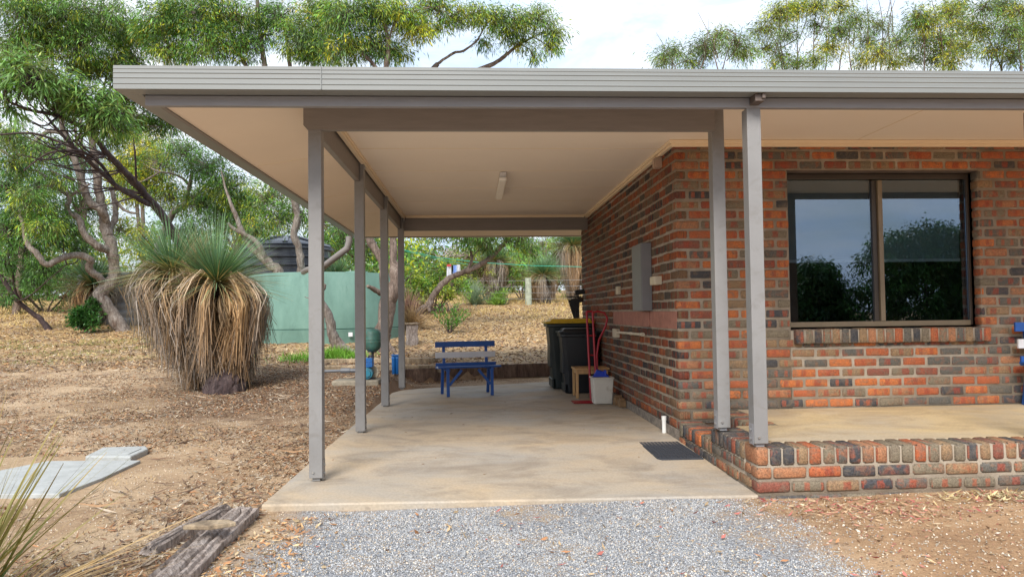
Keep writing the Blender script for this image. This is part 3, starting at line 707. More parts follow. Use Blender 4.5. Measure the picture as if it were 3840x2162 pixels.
# ------------------------------------------------------------------ bench
def make_bench():
    t=empty('bench',(0,0,0),'blue timber bench with one white back slat, standing free on the carport slab','bench','blue benches with a white slat')
    Wd=.90; h=Wd/2
    for z,m,y in ((.375,'blue',.355),(.53,'white',.385),(.685,'blue',.415)):
        b=MB(); b.box(-h,h,y-.022,y,z,z+.085); b.build('back_slat',M[m],t,bevel=.003)
    for i in range(3):
        b=MB(); b.box(-h-.005,h+.005,.0+.125*i,.11+.125*i,.405-.01*i,.428-.01*i); b.build('seat_slat',M['blue'] if i!=1 else M['white'],t,bevel=.003)
    for sx in (-1,1):
        x=sx*(h-.13)
        b=MB(); b.bar((x,.02,.0),(x,.035,.40),.04,.045,up=(0,1,0)); b.build('leg',M['blue'],t,bevel=.002)
        b=MB(); b.bar((x+sx*.025,.44,0),(x+sx*.025,.37,.38),.04,.045,up=(0,1,0)); b.build('leg',M['blue'],t,bevel=.002)
        b=MB(); b.bar((x-sx*.0,.385,.37),(x-sx*.0,.445,.73),.04,.03,up=(0,1,0)); b.build('back_post',M['blue'],t,bevel=.002)
        b=MB(); b.box(x-.03,x+.03,.0,.40,.365,.383); b.build('seat_bearer',M['blue'],t,bevel=.002)
        b=MB(); b.bar((x-sx*.02,.03,.16),(x-sx*.2,.03,.375),.035,.03,up=(0,1,0)); b.build('brace',M['blue'],t,bevel=.002)
    return t
bench=make_bench(); bench.location=(-1.93,3.76,-.004); bench.rotation_euler=(0,0,rad(11)); 
b2=copy_tree(bench); b2.location=(3.605,-.50,.266); b2.rotation_euler=(0,0,0)
b2['label']='blue and white slatted bench on the raised brick edged porch, right of the window'
# ------------------------------------------------------------------ bins
def make_bin(name,label,w,d,h,body,lid,closed=True):
    t=empty(name,(0,0,0),label,'wheelie bin','wheelie bins against the wall')
    b=MB(); prof=[(.78,0.),(.80,.02),(.84,.35*h),(.98,.86*h),(.98,.865*h),(1.06,.87*h),(1.06,.91*h),(1.,.915*h)]
    V=[];n=0
    rings=[]
    def ring(s,z):
        hw=w/2*s; hd=d/2*s; c=.05
        return [(-hw+c,-hd,z),(hw-c,-hd,z),(hw,-hd+c,z),(hw,hd-c,z),(hw-c,hd,z),(-hw+c,hd,z),(-hw,hd-c,z),(-hw,-hd+c,z)]
    for s,z in prof: rings.append(ring(s,z))
    v=[p for r in rings for p in r]; f=[]
    for i in range(len(rings)-1):
        for k in range(8): f.append((i*8+k,i*8+(k+1)%8,(i+1)*8+(k+1)%8,(i+1)*8+k))
    f.append(tuple(range(8))[::-1]); f.append(tuple(range((len(rings)-1)*8,len(rings)*8)))
    b.add(v,f); b.build('bin_body',body,t,bevel=.008)
    # front panel moulding
    b=MB(); b.box(-w*.30,w*.30,-d/2*.905-.008,-d/2*.80,.30*h,.62*h); b.box(-w*.42,w*.42,-d/2*.86,-d/2*.77,.02,.14*h); b.build('front_panel',body,t,bevel=.01)
    b=MB(); v=[];zz=.915*h
    pl=[(-w*.55,-d*.56),(w*.55,-d*.56),(w*.55,d*.5),(-w*.55,d*.5)]
    b.add([(x,y,zz+.002) for x,y in pl]+[(x,y,zz+.035) for x,y in pl],[(3,2,1,0),(4,5,6,7),(0,1,5,4),(1,2,6,5),(2,3,7,6),(3,0,4,7)])
    pl=[(-w*.46,-d*.46),(w*.46,-d*.46),(w*.46,d*.44),(-w*.46,d*.44)]
    b.add([(x,y,zz+.036) for x,y in pl]+[(x*.92,y*.92,zz+.075) for x,y in pl],[(4,5,6,7),(0,1,5,4),(1,2,6,5),(2,3,7,6),(3,0,4,7)])
    b.build('lid',lid,t,bevel=.012)
    b=MB(); b.tube([(-w*.42,d*.56,h*.93),(w*.42,d*.56,h*.93)],.016,8); b.tube([(-w*.42,d*.46,h*.92),(-w*.42,d*.57,h*.93)],.016,8); b.tube([(w*.42,d*.46,h*.92),(w*.42,d*.57,h*.93)],.016,8); b.build('handle',body,t,smooth=True)
    for sx in (-1,1):
        b=MB(); b.tube([(sx*w*.46,d*.40,.10),(sx*w*.56,d*.40,.10)],.10,20); b.build('wheel',M['metalblack'],t,bevel=.006)
    return t
b1=make_bin('wheelie_bin','tall dark green wheelie bin with a yellow lid, standing furthest back',.58,.72,1.10,M['bin'],M['yellow'])
b1.location=(-.37,4.72,-.004); b1.rotation_euler=(0,0,rad(-90))
bb=make_bin('wheelie_bin','shorter all-black wheelie bin in front of the yellow-lidded one',.48,.55,.95,M['bin2'],M['bin2'])
bb.location=(-.33,4.05,-.004); bb.rotation_euler=(0,0,rad(-90))
# upturned rake and broom behind the bins
t=empty('garden_rake',(-.12,5.2,0),'black fan rake standing head up behind the bins','rake')
b=MB(); b.tube([(-.10,5.22,.0),(-.19,5.22,1.20)],.013,8); b.build('handle',M['metalblack'],t,world=t.location)
b=MB()
for i in range(15):
    a=(i-7)/7; b.tube([(-.19+.02*a,5.22,1.03),(-.215+.115*a,5.22-.0,1.42),(-.215+.12*a,5.17,1.445)],.004,4)
b.box(-.335,-.10,5.213,5.219,1.415,1.432); b.box(-.285,-.12,5.224,5.229,1.28,1.292); b.add([(-.205,5.232,1.03),(-.175,5.232,1.03),(-.12,5.232,1.38),(-.31,5.232,1.38),(-.205,5.236,1.03),(-.175,5.236,1.03),(-.12,5.236,1.38),(-.31,5.236,1.38)],[(3,2,1,0),(4,5,6,7),(0,1,5,4),(1,2,6,5),(2,3,7,6),(3,0,4,7)])
b.build('rake_head',M['metalblack'],t,world=t.location)
for k_,(x_,z_,lab) in enumerate(((-.13,1.36,'broom with a wide brown bristle head upturned beside the rake'),(-.10,1.50,'second upturned broom with a small black head, its head the highest behind the bins'))):
    t=empty('broom',(x_,5.3+.09*k_,0),lab,'broom','upturned brooms behind the bins')
    b=MB(); b.tube([(x_+.02,5.32+.09*k_,.0),(x_-.02,5.32+.09*k_,z_-.04)],.012,8); b.build('handle',M['timberblock'] if k_==0 else M['metalblack'],t,world=t.location)
    b=MB(); b.bar((x_-.13+.06*k_,5.32+.09*k_,z_-.03),(x_+.09,5.32+.09*k_,z_+.0),.06,.035); b.build('head',M['metalblack'],t,bevel=.008,world=t.location)
    b=MB(); b.bar((x_-.13+.06*k_,5.32+.09*k_,z_+.012),(x_+.09,5.32+.09*k_,z_+.042),.05,.05); b.build('bristles',M['bristle'] if k_==0 else M['metalblack'],t,bevel=.01,world=t.location)
# hand trolley
t=empty('hand_trolley',(-.33,3.0,0),'red steel hand trolley with a looped handle, leaning near the wall','hand trolley')
b=MB()
for x_ in (-.355,-.275): b.tube([(x_+.02,2.93,.02),(x_-.0,3.05,1.19)],.015,10)
b.tube([(-.275,3.05,1.17),(-.20,3.055,1.185),(-.115,3.05,1.165),(-.075,3.05,1.09),(-.10,3.05,.98),(-.20,3.02,.80),(-.235,3.0,.60),(-.235,2.96,.03)],.014,10)
b.tube([(-.355,3.05,1.185),(-.275,3.05,1.185)],.015,8)
b.build('frame',M['red'],t,smooth=True,world=t.location)
pieces('crossbar',M['red'],tubes=[([(-.345,2.95+z_*.1,z_),(-.24,2.95+z_*.1,z_)],.010,8) for z_ in (.30,.60,.86)],parent=t,world=t.location)
b=MB(); b.box(-.60,-.22,2.68,2.92,.004,.012); b.build('toe_plate',M['red'],t,bevel=.003,world=t.location)
# stool
t=empty('stool',(-.25,3.4,0),'plain pine stool in front of the black bin','stool')
b=MB(); b.box(-.50,-.02,3.22,3.62,.385,.408); b.build('seat',M['pine'],t,bevel=.004,world=t.location)
b=MB(); b.box(-.47,-.05,3.25,3.27,.33,.384); b.box(-.47,-.05,3.57,3.59,.33,.384); b.box(-.47,-.45,3.275,3.565,.33,.384); b.build('apron',M['pine'],t,world=t.location)
for x_ in (-.485,-.075):
    for y_ in (3.24,3.56):
        b=MB(); b.box(x_,x_+.036,y_,y_+.036,0,.384); b.build('leg',M['pine'],t,bevel=.003,world=t.location)
# white bucket with blue plastic
t=empty('waste_tub',(-.23,2.66,0),'square off-white plastic tub standing in front of the red trolley','tub')
b=MB(); z0,z1=0.002,.335
def frus(b,cx,cy,w0,d0,w1,d1,z0,z1): 
    v=[(cx+sx*w0/2,cy+sy*d0/2,z0) for sx,sy in ((-1,-1),(1,-1),(1,1),(-1,1))]+[(cx+sx*w1/2,cy+sy*d1/2,z1) for sx,sy in ((-1,-1),(1,-1),(1,1),(-1,1))]
    b.add(v,[(3,2,1,0),(4,5,6,7),(0,1,5,4),(1,2,6,5),(2,3,7,6),(3,0,4,7)])
frus(b,-.235,2.66,.235,.20,.265,.235,.002,.33); b.build('tub_body',M['bucket'],t,bevel=.015,world=t.location,seg=3)
b=MB(); frus(b,-.235,2.66,.285,.255,.285,.255,.325,.342); b.build('rim',M['bucket'],t,bevel=.006,world=t.location)
b=MB(); b.add([(-.37,2.60,.345),(-.15,2.58,.345),(-.12,2.72,.345),(-.33,2.75,.345),(-.30,2.62,.43),(-.20,2.63,.41),(-.18,2.70,.40),(-.29,2.71,.44)],[(3,2,1,0),(4,5,6,7),(0,1,5,4),(1,2,6,5),(2,3,7,6),(3,0,4,7)]); b.box(-.205,-.185,2.58,2.70,.36,.43)
tag(b.build('dustpan',M['cloth_blue'],bevel=.008),'bright blue plastic dustpan lying on top of the off-white tub','dustpan')
for i,(y_,lab) in enumerate(((2.42,'weathered timber offcut at the wall foot, the one touching the off-white tub'),(2.24,'shorter timber offcut at the wall foot, the one nearer the camera'))):
    b=MB(); b.box(-.115+.02*i,-.012,y_,y_+.13,.001,.10-.02*i); b.box(-.10+.02*i,-.02,y_+.01,y_+.12,.101-.02*i,.125-.02*i)
    tag(b.build('timber_offcut',M['timberblock'],bevel=.004),lab,'timber block','timber offcuts by the wall')
# ------------------------------------------------------------------ vegetation builders
def unit(a): return a/np.maximum(np.linalg.norm(a,axis=-1,keepdims=True),1e-9)
def leaves(P,D,Ln,Wd,col,r):
    """narrow drooping gum leaves: one folded kite each"""
    n=len(P); D=unit(D); side=unit(np.cross(D,r.normal(0,1,(n,3)))); Ln=Ln[:,None]; Wd=Wd[:,None]
    mid=P+D*Ln*.45; tip=P+D*Ln*.95+np.array([0,0,-1.])*Ln*.16*r.random((n,1))
    V=np.stack([P,mid+side*Wd*.5,tip,mid-side*Wd*.5],1).reshape(-1,3)
    F=np.arange(n*4).reshape(n,4); return V,F,np.repeat(col,4,0)
def blades(P,D,Ln,Wd,grav,col,col2,r,k=5,flat=False):
    """ribbon blades that arch over; colour runs from col (root) to col2 (tip)"""
    n=len(P); D=unit(D); hz=np.cross(D,np.array([0,0,1.])); hz=unit(hz+r.normal(0,.25,(n,3)))
    V=[];C=[]
    for i in range(k+1):
        s=i/k; p=P+D*(Ln*s)[:,None]; p[:,2]-=grav*Ln*s*s
        # keep length roughly constant when strongly drooping
        w_=(Wd*(1-.85*s**1.5))[:,None]*.5
        V.append(np.stack([p-hz*w_,p+hz*w_],1)); c=col*(1-s)+col2*s; C.append(np.stack([c,c],1))
    V=np.stack(V,1).reshape(-1,3); C=np.stack(C,1).reshape(-1,3)
    b=(np.arange(n)*(2*(k+1)))[:,None,None]; q=np.array([[2*i,2*i+1,2*i+3,2*i+2] for i in range(k)])[None]
    return V,(b+q).reshape(-1,4),C
def join(parts):
    V=[];F=[];C=[];o=0
    for v,f,c in parts: V.append(v);F.append(f+o);C.append(c);o+=len(v)
    return np.concatenate(V),np.concatenate(F),np.concatenate(C)
def smooth_path(pts,rs,k=5):
    pts=[np.array([float(c) for c in p]) for p in pts]; P=[];R_=[]
    for i in range(len(pts)-1):
        a=pts[max(i-1,0)];b_=pts[i];c=pts[i+1];d=pts[min(i+2,len(pts)-1)]
        for j in range(k):
            t=j/k; P.append(.5*((2*b_)+(-a+c)*t+(2*a-5*b_+4*c-d)*t*t+(-a+3*b_-3*c+d)*t**3)); R_.append(rs[i]*(1-t)+rs[i+1]*t)
    P.append(pts[-1]);R_.append(rs[-1]); return P,R_
def limb(b,pts,rs,r,n=10,k=5,wob=.07):
    P,R_=smooth_path(pts,rs,k)
    P=[p+r.normal(0,1,3)*q*wob*(0 if i in (0,) else 1) for i,(p,q) in enumerate(zip(P,R_))]
    ph=r.uniform(0,6.28); R_=[q*.70*(1+.05*math.sin(i*1.3+ph)+r.normal(0,.02)) for i,q in enumerate(R_)]
    b.tube(P,R_,n); return P
GREEN=np.array([.075,.19,.035]); DGREEN=np.array([.045,.11,.03]); YGREEN=np.array([.34,.40,.035]); LGREEN=np.array([.16,.34,.06]); GGREY=np.array([.13,.20,.09]); YEL=np.array([.60,.52,.03]); OLIVE=np.array([.14,.16,.05])
DENS=2.1
def make_tree(name,label,cat,base,limbs,blobs,seed,leaf=(.11,.018),barkm='barkpale',palette=(GREEN,LGREEN,YGREEN),pw=(.55,.3,.15),group=None,twigs=True,per=34,hang=.9,crown='crown',cl=.26,trunkname='trunk',dens=1.):
    """limbs: list of (points, radii); blobs: list of (centre, (rx,ry,rz), clusters, tint weight shift)"""
    r=np.random.default_rng(seed); t=empty(name,base,label,cat,group); off=np.array([float(v) for v in base])
    b=MB(); sk=[]
    for pts,rs in limbs: sk+=limb(b,[np.array(p)-off for p in pts],rs,r)
    sk=np.array(sk) if sk else np.zeros((1,3)); parts=[]
    pw=np.array(pw,float); pal=np.array(palette)
    for bl in blobs:
        c,R_,nc=bl[0],bl[1],bl[2]; sh=bl[3] if len(bl)>3 else None
        c=np.array([float(v) for v in c])-off; R_=np.array(R_,float); nc=int(nc*DENS*dens)
        u=unit(r.normal(0,1,(nc,3))); rr=(.35+.65*r.random((nc,1))**.6); Q=c+u*rr*R_
        # lump the clusters for light and dark clumps
        i0=np.argmin(np.linalg.norm(sk-c,axis=1)); s0=sk[i0]
        if twigs:
            d=np.linalg.norm(c-s0)
            if d>.3:
                m1=s0+(c-s0)*.5+r.normal(0,.1*d,3); limb(b,[s0,m1,c],[.018+.014*d,.016+.006*d,.012],r,n=5,k=3)
            nt_=min(nc,90)
            for j in range(nt_):
                q=Q[j]; m1=c+(q-c)*.5+r.normal(0,.08,3)*np.linalg.norm(q-c)+np.array([0,0,-.04]); b.tube([c+(q-c)*.08,m1,q],[.016,.010,.005],3,caps=False)
        per_=per
        base_=np.repeat(Q,per_,0); n=len(base_)
        j=r.normal(0,cl*.42,(n,3))*np.repeat(r.uniform(.45,1.25,(nc,1)),per_,0)*np.array([1,1,.75]); P=base_+j
        D=unit(j+np.array([0,0,0]))*.75+np.repeat(u,per_,0)*.25+np.array([0,0,-hang])+r.normal(0,.35,(n,3))
        pp=pw.copy() if sh is None else np.array(sh,float); pp=pp/pp.sum()
        # colour per cluster, upper outside clusters lean to new growth
        ks=r.choice(len(pal),size=nc,p=pp); colc=pal[ks]; colc=np.repeat(colc,per_,0)
        mix_=r.random((n,1))*.35; colc=colc*(1-mix_)+pal[r.choice(len(pal),size=n,p=pp)]*mix_
        colc=colc*(.45+1.0*r.random((n,1)))*np.repeat(.55+.75*r.random((nc,1)),per_,0)
        sv_=np.repeat(r.uniform(.65,1.35,nc),per_); Ln=leaf[0]*(.45+.95*r.random(n))*sv_; Wd=leaf[1]*(.5+.8*r.random(n))*sv_
        parts.append(leaves(P,D,Ln,Wd,colc,r))
    if b.v: b.build(trunkname,M[barkm],t,smooth=True)
    if parts:
        V,F,C=join(parts); link(crown,mesh_np(crown,V,F,col=C,mat=M['leaf']),t)
    return t
def px2(P): return [aty(a,b_,c) for a,b_,c in P]
def blobpx(L,rz=None):
    """(px,py,Y,radius px,clusters[,mix])"""
    o=[]
    for q in L:
        c=aty(q[0],q[1],q[2]); R_=q[3]*(q[2]+6.45)/FPX
        o.append((c,(R_*1.05,R_*.9,R_*.8),q[4])+((q[5],) if len(q)>5 else ()))
    return o
# ---------------------------------------------------------------- trees seen through and over the carport
# near tree with dark purple limbs
B_=ong(700,1330)
make_tree('gum_tree','gum tree with dark purplish limbs arching left from behind the big grass tree','tree',B_,
 [(px2([(760,1200,6.6),(700,960,6.6),(618,822,6.2),(545,730,5.8),(463,639,5.3),(405,580,4.9),(333,493,4.4),(217,435,3.9),(120,415,3.7),(30,380,3.5)]),[.16,.14,.105,.09,.078,.068,.055,.042,.03,.018]),
  (px2([(560,765,5.9),(500,735,5.6),(449,706,5.4),(377,643,5.),(290,565,4.7),(212,483,4.5),(150,400,4.2)]),[.07,.062,.055,.048,.04,.03,.015]),
  (px2([(430,690,5.3),(360,600,5.),(232,536,4.8),(120,500,4.6),(0,505,4.4)]),[.04,.036,.03,.025,.018]),
  (px2([(333,493,4.4),(350,430,4.2),(420,420,3.9)]),[.04,.025,.012]),
  (px2([(510,690,5.5),(508,600,5.2),(500,520,5.)]),[.03,.022,.012]),
  (px2([(90,640,4.9),(180,575,4.7),(290,565,4.6),(350,590,4.9)]),[.012,.02,.025,.03])],
 blobpx([(60,240,3.4,75,20),(130,290,3.3,80,26),(40,330,3.5,60,16),(200,300,3.6,75,22),(110,230,3.6,60,14),(290,330,3.7,62,16),(330,400,3.8,70,20),(400,430,3.9,70,22),(350,470,4.,50,10),(440,480,4.1,48,12),(230,390,3.9,45,8),(370,350,3.9,45,9),(30,400,3.7,40,8),(445,415,3.9,30,5)]),
 11,leaf=(.125,.021),barkm='barkdark',palette=(np.array([.13,.27,.06]),np.array([.19,.37,.09]),np.array([.33,.42,.09]),OLIVE),pw=(.4,.3,.15,.15),per=26,cl=.19,dens=.62,hang=.6)
r_=np.random.default_rng(4); tb_=MB(); t1=[o for o in bpy.data.objects if o.get('label','').startswith('gum tree with dark purplish')][0]
SP=[(545,730,5.8),(463,639,5.3),(405,580,4.9),(333,493,4.4),(449,706,5.4),(377,643,5.),(290,565,4.7),(217,435,3.9),(360,600,5.),(232,536,4.8)]
for i in range(34):
    a=SP[r_.integers(len(SP))]; dx=-r_.uniform(40,330); dy=-r_.uniform(-60,230)
    e=(max(-30,a[0]+dx),a[1]+dy,a[2]-r_.uniform(.2,1.2)); m_=((a[0]+e[0])/2+r_.uniform(-20,20),(a[1]+e[1])/2+r_.uniform(5,50),(a[2]+e[2])/2)
    limb(tb_,px2([a,m_,e]),[.024,.015,.006],r_,n=5,k=4,wob=.3)
W0=t1.location; tb_.build('fine_branches',M['barkdark'],t1,smooth=True,world=W0)
# pale twisted gum left of the grass tree
B_=ong(462,1252)
make_tree('gum_tree','pale barked gum with twisting limbs rising left of the big grass tree','tree',B_,
 [(px2([(470,1262,15.),(455,1235,15.),(420,1170,15.),(372,1112,14.9),(395,1078,15.),(428,1040,15.1),(425,985,15.1),(420,928,15.),(398,865,15.),(386,800,15.),(375,740,14.9),(367,697,14.8),(357,600,14.6),(345,520,14.4),(372,440,14.2)]),[.34,.30,.26,.25,.25,.23,.21,.22,.22,.2,.17,.16,.15,.13,.1]),
  (px2([(401,840,15.),(385,795,14.7),(338,759,14.5),(312,697,14.4),(290,629,14.3),(272,580,14.2),(240,500,14.),(228,440,13.8),(215,380,13.6)]),[.17,.15,.15,.14,.125,.115,.1,.09,.07]),
  (px2([(415,905,15.),(412,865,15.4),(432,812,15.6),(428,750,15.7),(415,700,15.8)]),[.13,.12,.12,.105,.09]),
  (px2([(401,1063,15.),(345,1022,14.6),(333,1000,14.5),(340,972,14.4),(300,957,14.3),(241,962,14.),(179,990,13.8),(140,955,13.7),(100,905,13.7),(90,850,13.8),(72,793,13.9),(60,720,13.9)]),[.17,.15,.145,.14,.14,.13,.12,.115,.1,.08,.07,.05]),
  (px2([(410,938,15.),(380,930,14.7),(348,909,14.5),(312,870,14.4),(295,817,14.4),(252,788,14.3),(258,735,14.2),(208,701,14.1),(143,643,14.),(90,640,13.9)]),[.17,.16,.15,.13,.12,.10,.095,.08,.06,.04]),
  (px2([(258,735,14.2),(300,712,14.2),(335,690,14.2)]),[.08,.06,.04]),
  (px2([(208,701,14.1),(150,700,14.),(80,725,13.8),(20,720,13.7)]),[.07,.055,.05,.03]),
  (px2([(240,500,14.),(180,495,13.9),(120,540,13.8),(60,590,13.7),(0,560,13.6)]),[.1,.085,.075,.06,.05]),
  (px2([(425,740,15.6),(470,790,15.6),(520,800,15.6)]),[.07,.06,.04])],
 blobpx([(230,60,13.,120,62),(90,50,12.6,110,52),(380,60,13.4,110,56),(470,130,14.2,80,34),(60,170,12.8,80,30),(300,170,13.2,100,44),(420,230,13.8,70,26),(170,160,13.,80,30),(330,260,14.,60,20),(480,300,14.5,50,16),(60,620,13.4,60,14),(110,760,13.2,70,20),(160,850,13.2,60,16),(200,680,13.6,50,10),(150,560,13.2,60,14),(30,520,13.,60,14),(260,560,14.6,50,10),(480,440,14.8,60,14),(540,360,15.,50,12),(420,520,15.2,50,10),(500,220,14.6,60,18),(200,800,14.,50,10),(430,400,15.2,60,16),(530,300,15.,60,18),(560,450,15.6,60,16),(600,380,15.4,50,14),(470,350,15.,60,14),(640,470,15.8,60,14)]),
 12,leaf=(.13,.021),barkm='barkpale',palette=(GREEN,LGREEN,YGREEN,GGREY,OLIVE),pw=(.3,.25,.2,.18,.07),per=38,cl=.36,dens=1.35)
# dark leaning tree at the left edge
B_=ong(185,1238)
make_tree('gum_tree','small dark stemmed tree leaning left at the far left of the yard','tree',B_,
 [(px2([(188,1250,15.8),(160,1205,15.8),(110,1165,15.7),(60,1120,15.6),(20,1060,15.5),(-5,1010,15.4),(-20,940,15.3)]),[.17,.12,.10,.09,.085,.07,.05]),
  (px2([(75,1135,15.6),(55,1080,15.4),(45,1010,15.2),(30,960,15.)]),[.06,.05,.045,.03]),
  (px2([(60,1130,15.6),(110,1110,15.2),(180,1050,15.),(250,990,15.)]),[.035,.03,.025,.02])],
 blobpx([(40,860,14.8,90,30),(110,930,14.9,70,22),(20,990,15.,50,12),(170,1010,15.2,45,12),(130,1060,15.3,40,10),(210,900,15.2,60,18),(20,1120,15.2,30,5),(90,780,14.6,80,26),(30,700,14.4,70,20),(250,830,15.2,60,16),(140,680,14.8,60,14),(290,930,15.8,50,10)]),
 13,leaf=(.12,.022),barkm='barkdark',palette=(GREEN,DGREEN,LGREEN),pw=(.5,.25,.25),per=34,cl=.3)
# yellow green gum with pale limbs behind the grass tree
B_=ong(640,1190)
make_tree('gum_tree','yellow green gum with a pale forked limb between the grass tree and the eave','tree',B_,
 [(px2([(560,1190,19.),(590,960,19.),(640,812,18.8),(690,770,18.6),(702,735,18.4),(712,690,18.2),(720,640,18.)]),[.22,.2,.16,.14,.12,.10,.06]),
  (px2([(705,745,18.5),(745,728,18.3),(775,690,18.1)]),[.09,.07,.04]),
  (px2([(708,690,18.2),(680,665,18.),(640,650,17.8),(600,645,17.6)]),[.08,.06,.05,.03])],
 blobpx([(520,590,19.,70,36,(1,1,3,1,3)),(450,640,19.,60,30,(1,1,3,1,4)),(600,610,18.6,80,40,(2,2,3,1,2)),(560,690,19.,90,44,(2,2,3,1,2)),(690,570,18.,80,36,(4,3,1,1,0)),(780,620,17.6,80,40,(4,3,1,1,0)),(860,700,17.4,80,40,(4,3,2,1,0)),(640,740,19.,80,34,(2,2,3,1,1)),(760,770,18.,90,40,(4,3,2,1,0)),(850,810,18.,80,32,(4,3,1,1,0)),(700,860,18.5,60,20,(3,2,1,2,0)),(480,720,19.5,60,26,(1,1,3,1,2)),(920,760,17.8,60,24)]),
 14,leaf=(.14,.024),palette=(GREEN,LGREEN,YGREEN,GGREY,YEL),pw=(.4,.3,.15,.1,.05),per=36,cl=.42)
# tree behind both tanks whose crown rises over the roof
B_=ong(1090,1200)
make_tree('gum_tree','large spreading gum behind the tanks, its crown above the left roof end','tree',B_,
 [(px2([(1020,1250,14.6),(1060,1080,14.5),(1044,1018,14.4),(1001,982,14.3),(940,921,14.2),(905,860,14.1),(880,800,14.),(850,720,14.),(830,640,13.9)]),[.28,.25,.21,.19,.15,.11,.09,.05,.02]),
  (px2([(1140,1240,14.8),(1131,1060,14.8),(1129,1000,14.7),(1120,933,14.6),(1103,872,14.5),(1115,805,14.4),(1090,700,14.2),(1050,560,14.),(1020,400,13.8),(985,200,13.6),(968,60,13.4),(960,-60,13.3)]),[.22,.18,.155,.15,.15,.14,.14,.13,.12,.10,.08,.05]),
  (px2([(1050,560,14.),(1100,400,14.),(1085,230,13.9),(1070,120,13.8),(1040,20,13.7)]),[.1,.09,.08,.06,.04]),
  (px2([(1020,400,13.8),(930,260,13.6),(875,150,13.4),(830,60,13.2)]),[.1,.09,.07,.05]),
  (px2([(1001,982,14.3),(960,905,14.),(880,860,13.9),(855,835,13.8)]),[.15,.10,.07,.04])],
 blobpx([(620,60,13.,90,44),(740,50,13.,110,58),(640,180,13.2,80,34),(780,170,13.,90,40),(880,60,13.2,90,42),(920,180,13.4,70,26),(1130,150,13.4,90,40,(2,3,3,2,0)),(1210,60,13.4,90,42,(2,2,3,2,1)),(1050,60,13.6,80,30),(1200,190,13.6,80,32),(560,120,13.2,50,20),(990,130,13.6,50,12),(960,860,14.6,60,18),(1050,820,15.,60,20),(1000,740,15.,80,26),(1120,790,14.8,50,14)]),
 15,leaf=(.125,.021),palette=(GREEN,LGREEN,YGREEN,GGREY,YEL),pw=(.32,.3,.17,.16,.05),per=38,cl=.36,dens=1.35)
# gnarled thick trunk seen between the carport posts, crown above the middle of the roof
B_=ong(1430,1335)
GT=make_tree('gum_tree','thick gnarled gum with peeling bark seen between the rear carport posts','tree',B_,
 [(px2([(1420,1345,9.5),(1424,1300,9.5),(1440,1220,9.5),(1455,1130,9.5),(1480,1060,9.5),(1476,980,9.6),(1474,897,9.7),(1490,700,9.9),(1520,480,10.),(1600,300,10.2),(1640,240,10.3)]),[.42,.30,.25,.27,.23,.13,.12,.12,.11,.1,.08]),
  (px2([(1450,1110,9.5),(1436,1040,9.4),(1433,985,9.4),(1405,930,9.4),(1386,890,9.4),(1370,760,9.4),(1400,520,9.4),(1440,300,9.4),(1455,180,9.3),(1440,60,9.2)]),[.16,.12,.11,.13,.13,.12,.1,.08,.07,.04]),
  (px2([(1440,300,9.4),(1400,240,9.3),(1340,180,9.2),(1300,100,9.1)]),[.07,.06,.045,.03]),
  (px2([(1520,480,10.),(1720,300,10.6),(1850,240,11.),(1900,205,11.),(1950,165,11.1),(2000,140,11.2)]),[.09,.08,.075,.065,.045,.03]),
  (px2([(1640,240,10.3),(1700,200,10.4),(1740,190,10.4),(1790,150,10.4),(1815,100,10.4)]),[.05,.045,.04,.03,.02]),
  (px2([(1455,180,9.3),(1480,90,9.2),(1560,40,9.4),(1650,25,9.6)]),[.04,.03,.025,.02]),
  (px2([(1430,1100,9.4),(1395,1080,9.2),(1378,1072,9.1)]),[.09,.07,.045]),
  (px2([(1424,1300,9.5),(1380,1330,9.2),(1340,1350,8.9)]),[.16,.1,.05]),
  (px2([(1440,1290,9.5),(1490,1330,9.3)]),[.16,.08])],
 blobpx([(1300,60,9.0,90,40,(2,3,2,2,0)),(1400,50,9.2,80,34,(2,2,3,2,0)),(1290,180,9.2,80,30),(1400,170,9.4,70,24),(1490,50,9.4,80,32,(2,2,3,2,1)),(1560,110,9.6,60,20,(2,2,3,1,2)),(1480,190,9.8,60,18),(1620,30,9.8,70,22),(1700,60,10.,60,16),(1780,50,10.2,60,16,(1,2,3,1,1)),(1850,60,10.4,60,16,(1,2,3,3,0)),(1930,80,10.6,60,18,(1,2,3,3,0)),(2010,60,10.8,70,22,(1,2,3,3,0)),(2070,120,11.,50,12,(1,2,3,3,0)),(2060,180,11.,40,8),(1960,150,11.,50,10),(1900,120,10.8,50,10),(1820,160,10.6,35,6),(2000,210,11.,30,4),(1640,110,10.,40,6)]),
 16,leaf=(.12,.019),barkm='barkmid',palette=(GREEN,LGREEN,YGREEN,GGREY,YEL),pw=(.28,.26,.24,.18,.04),per=32,cl=.28,dens=1.25)
# leaning snag in front of the green tank
B_=ong(1262,1300)
make_tree('leaning_trunk','short pale leaning trunk with a dark knot in front of the green tank','tree trunk',B_,
 [(px2([(1300,1308,9.2),(1266,1290,9.2),(1246,1250,9.2),(1238,1200,9.2),(1215,1150,9.2),(1195,1120,9.2),(1190,1095,9.2),(1212,1080,9.2),(1216,1062,9.2)]),[.12,.2,.15,.14,.12,.11,.10,.085,.04]),
  (px2([(1262,1285,9.2),(1310,1312,9.),(1350,1322,8.9)]),[.13,.08,.03]),(px2([(1195,1130,9.2),(1165,1120,9.1),(1142,1112,9.1)]),[.05,.02,.008])],[],17,barkm='barkpale')
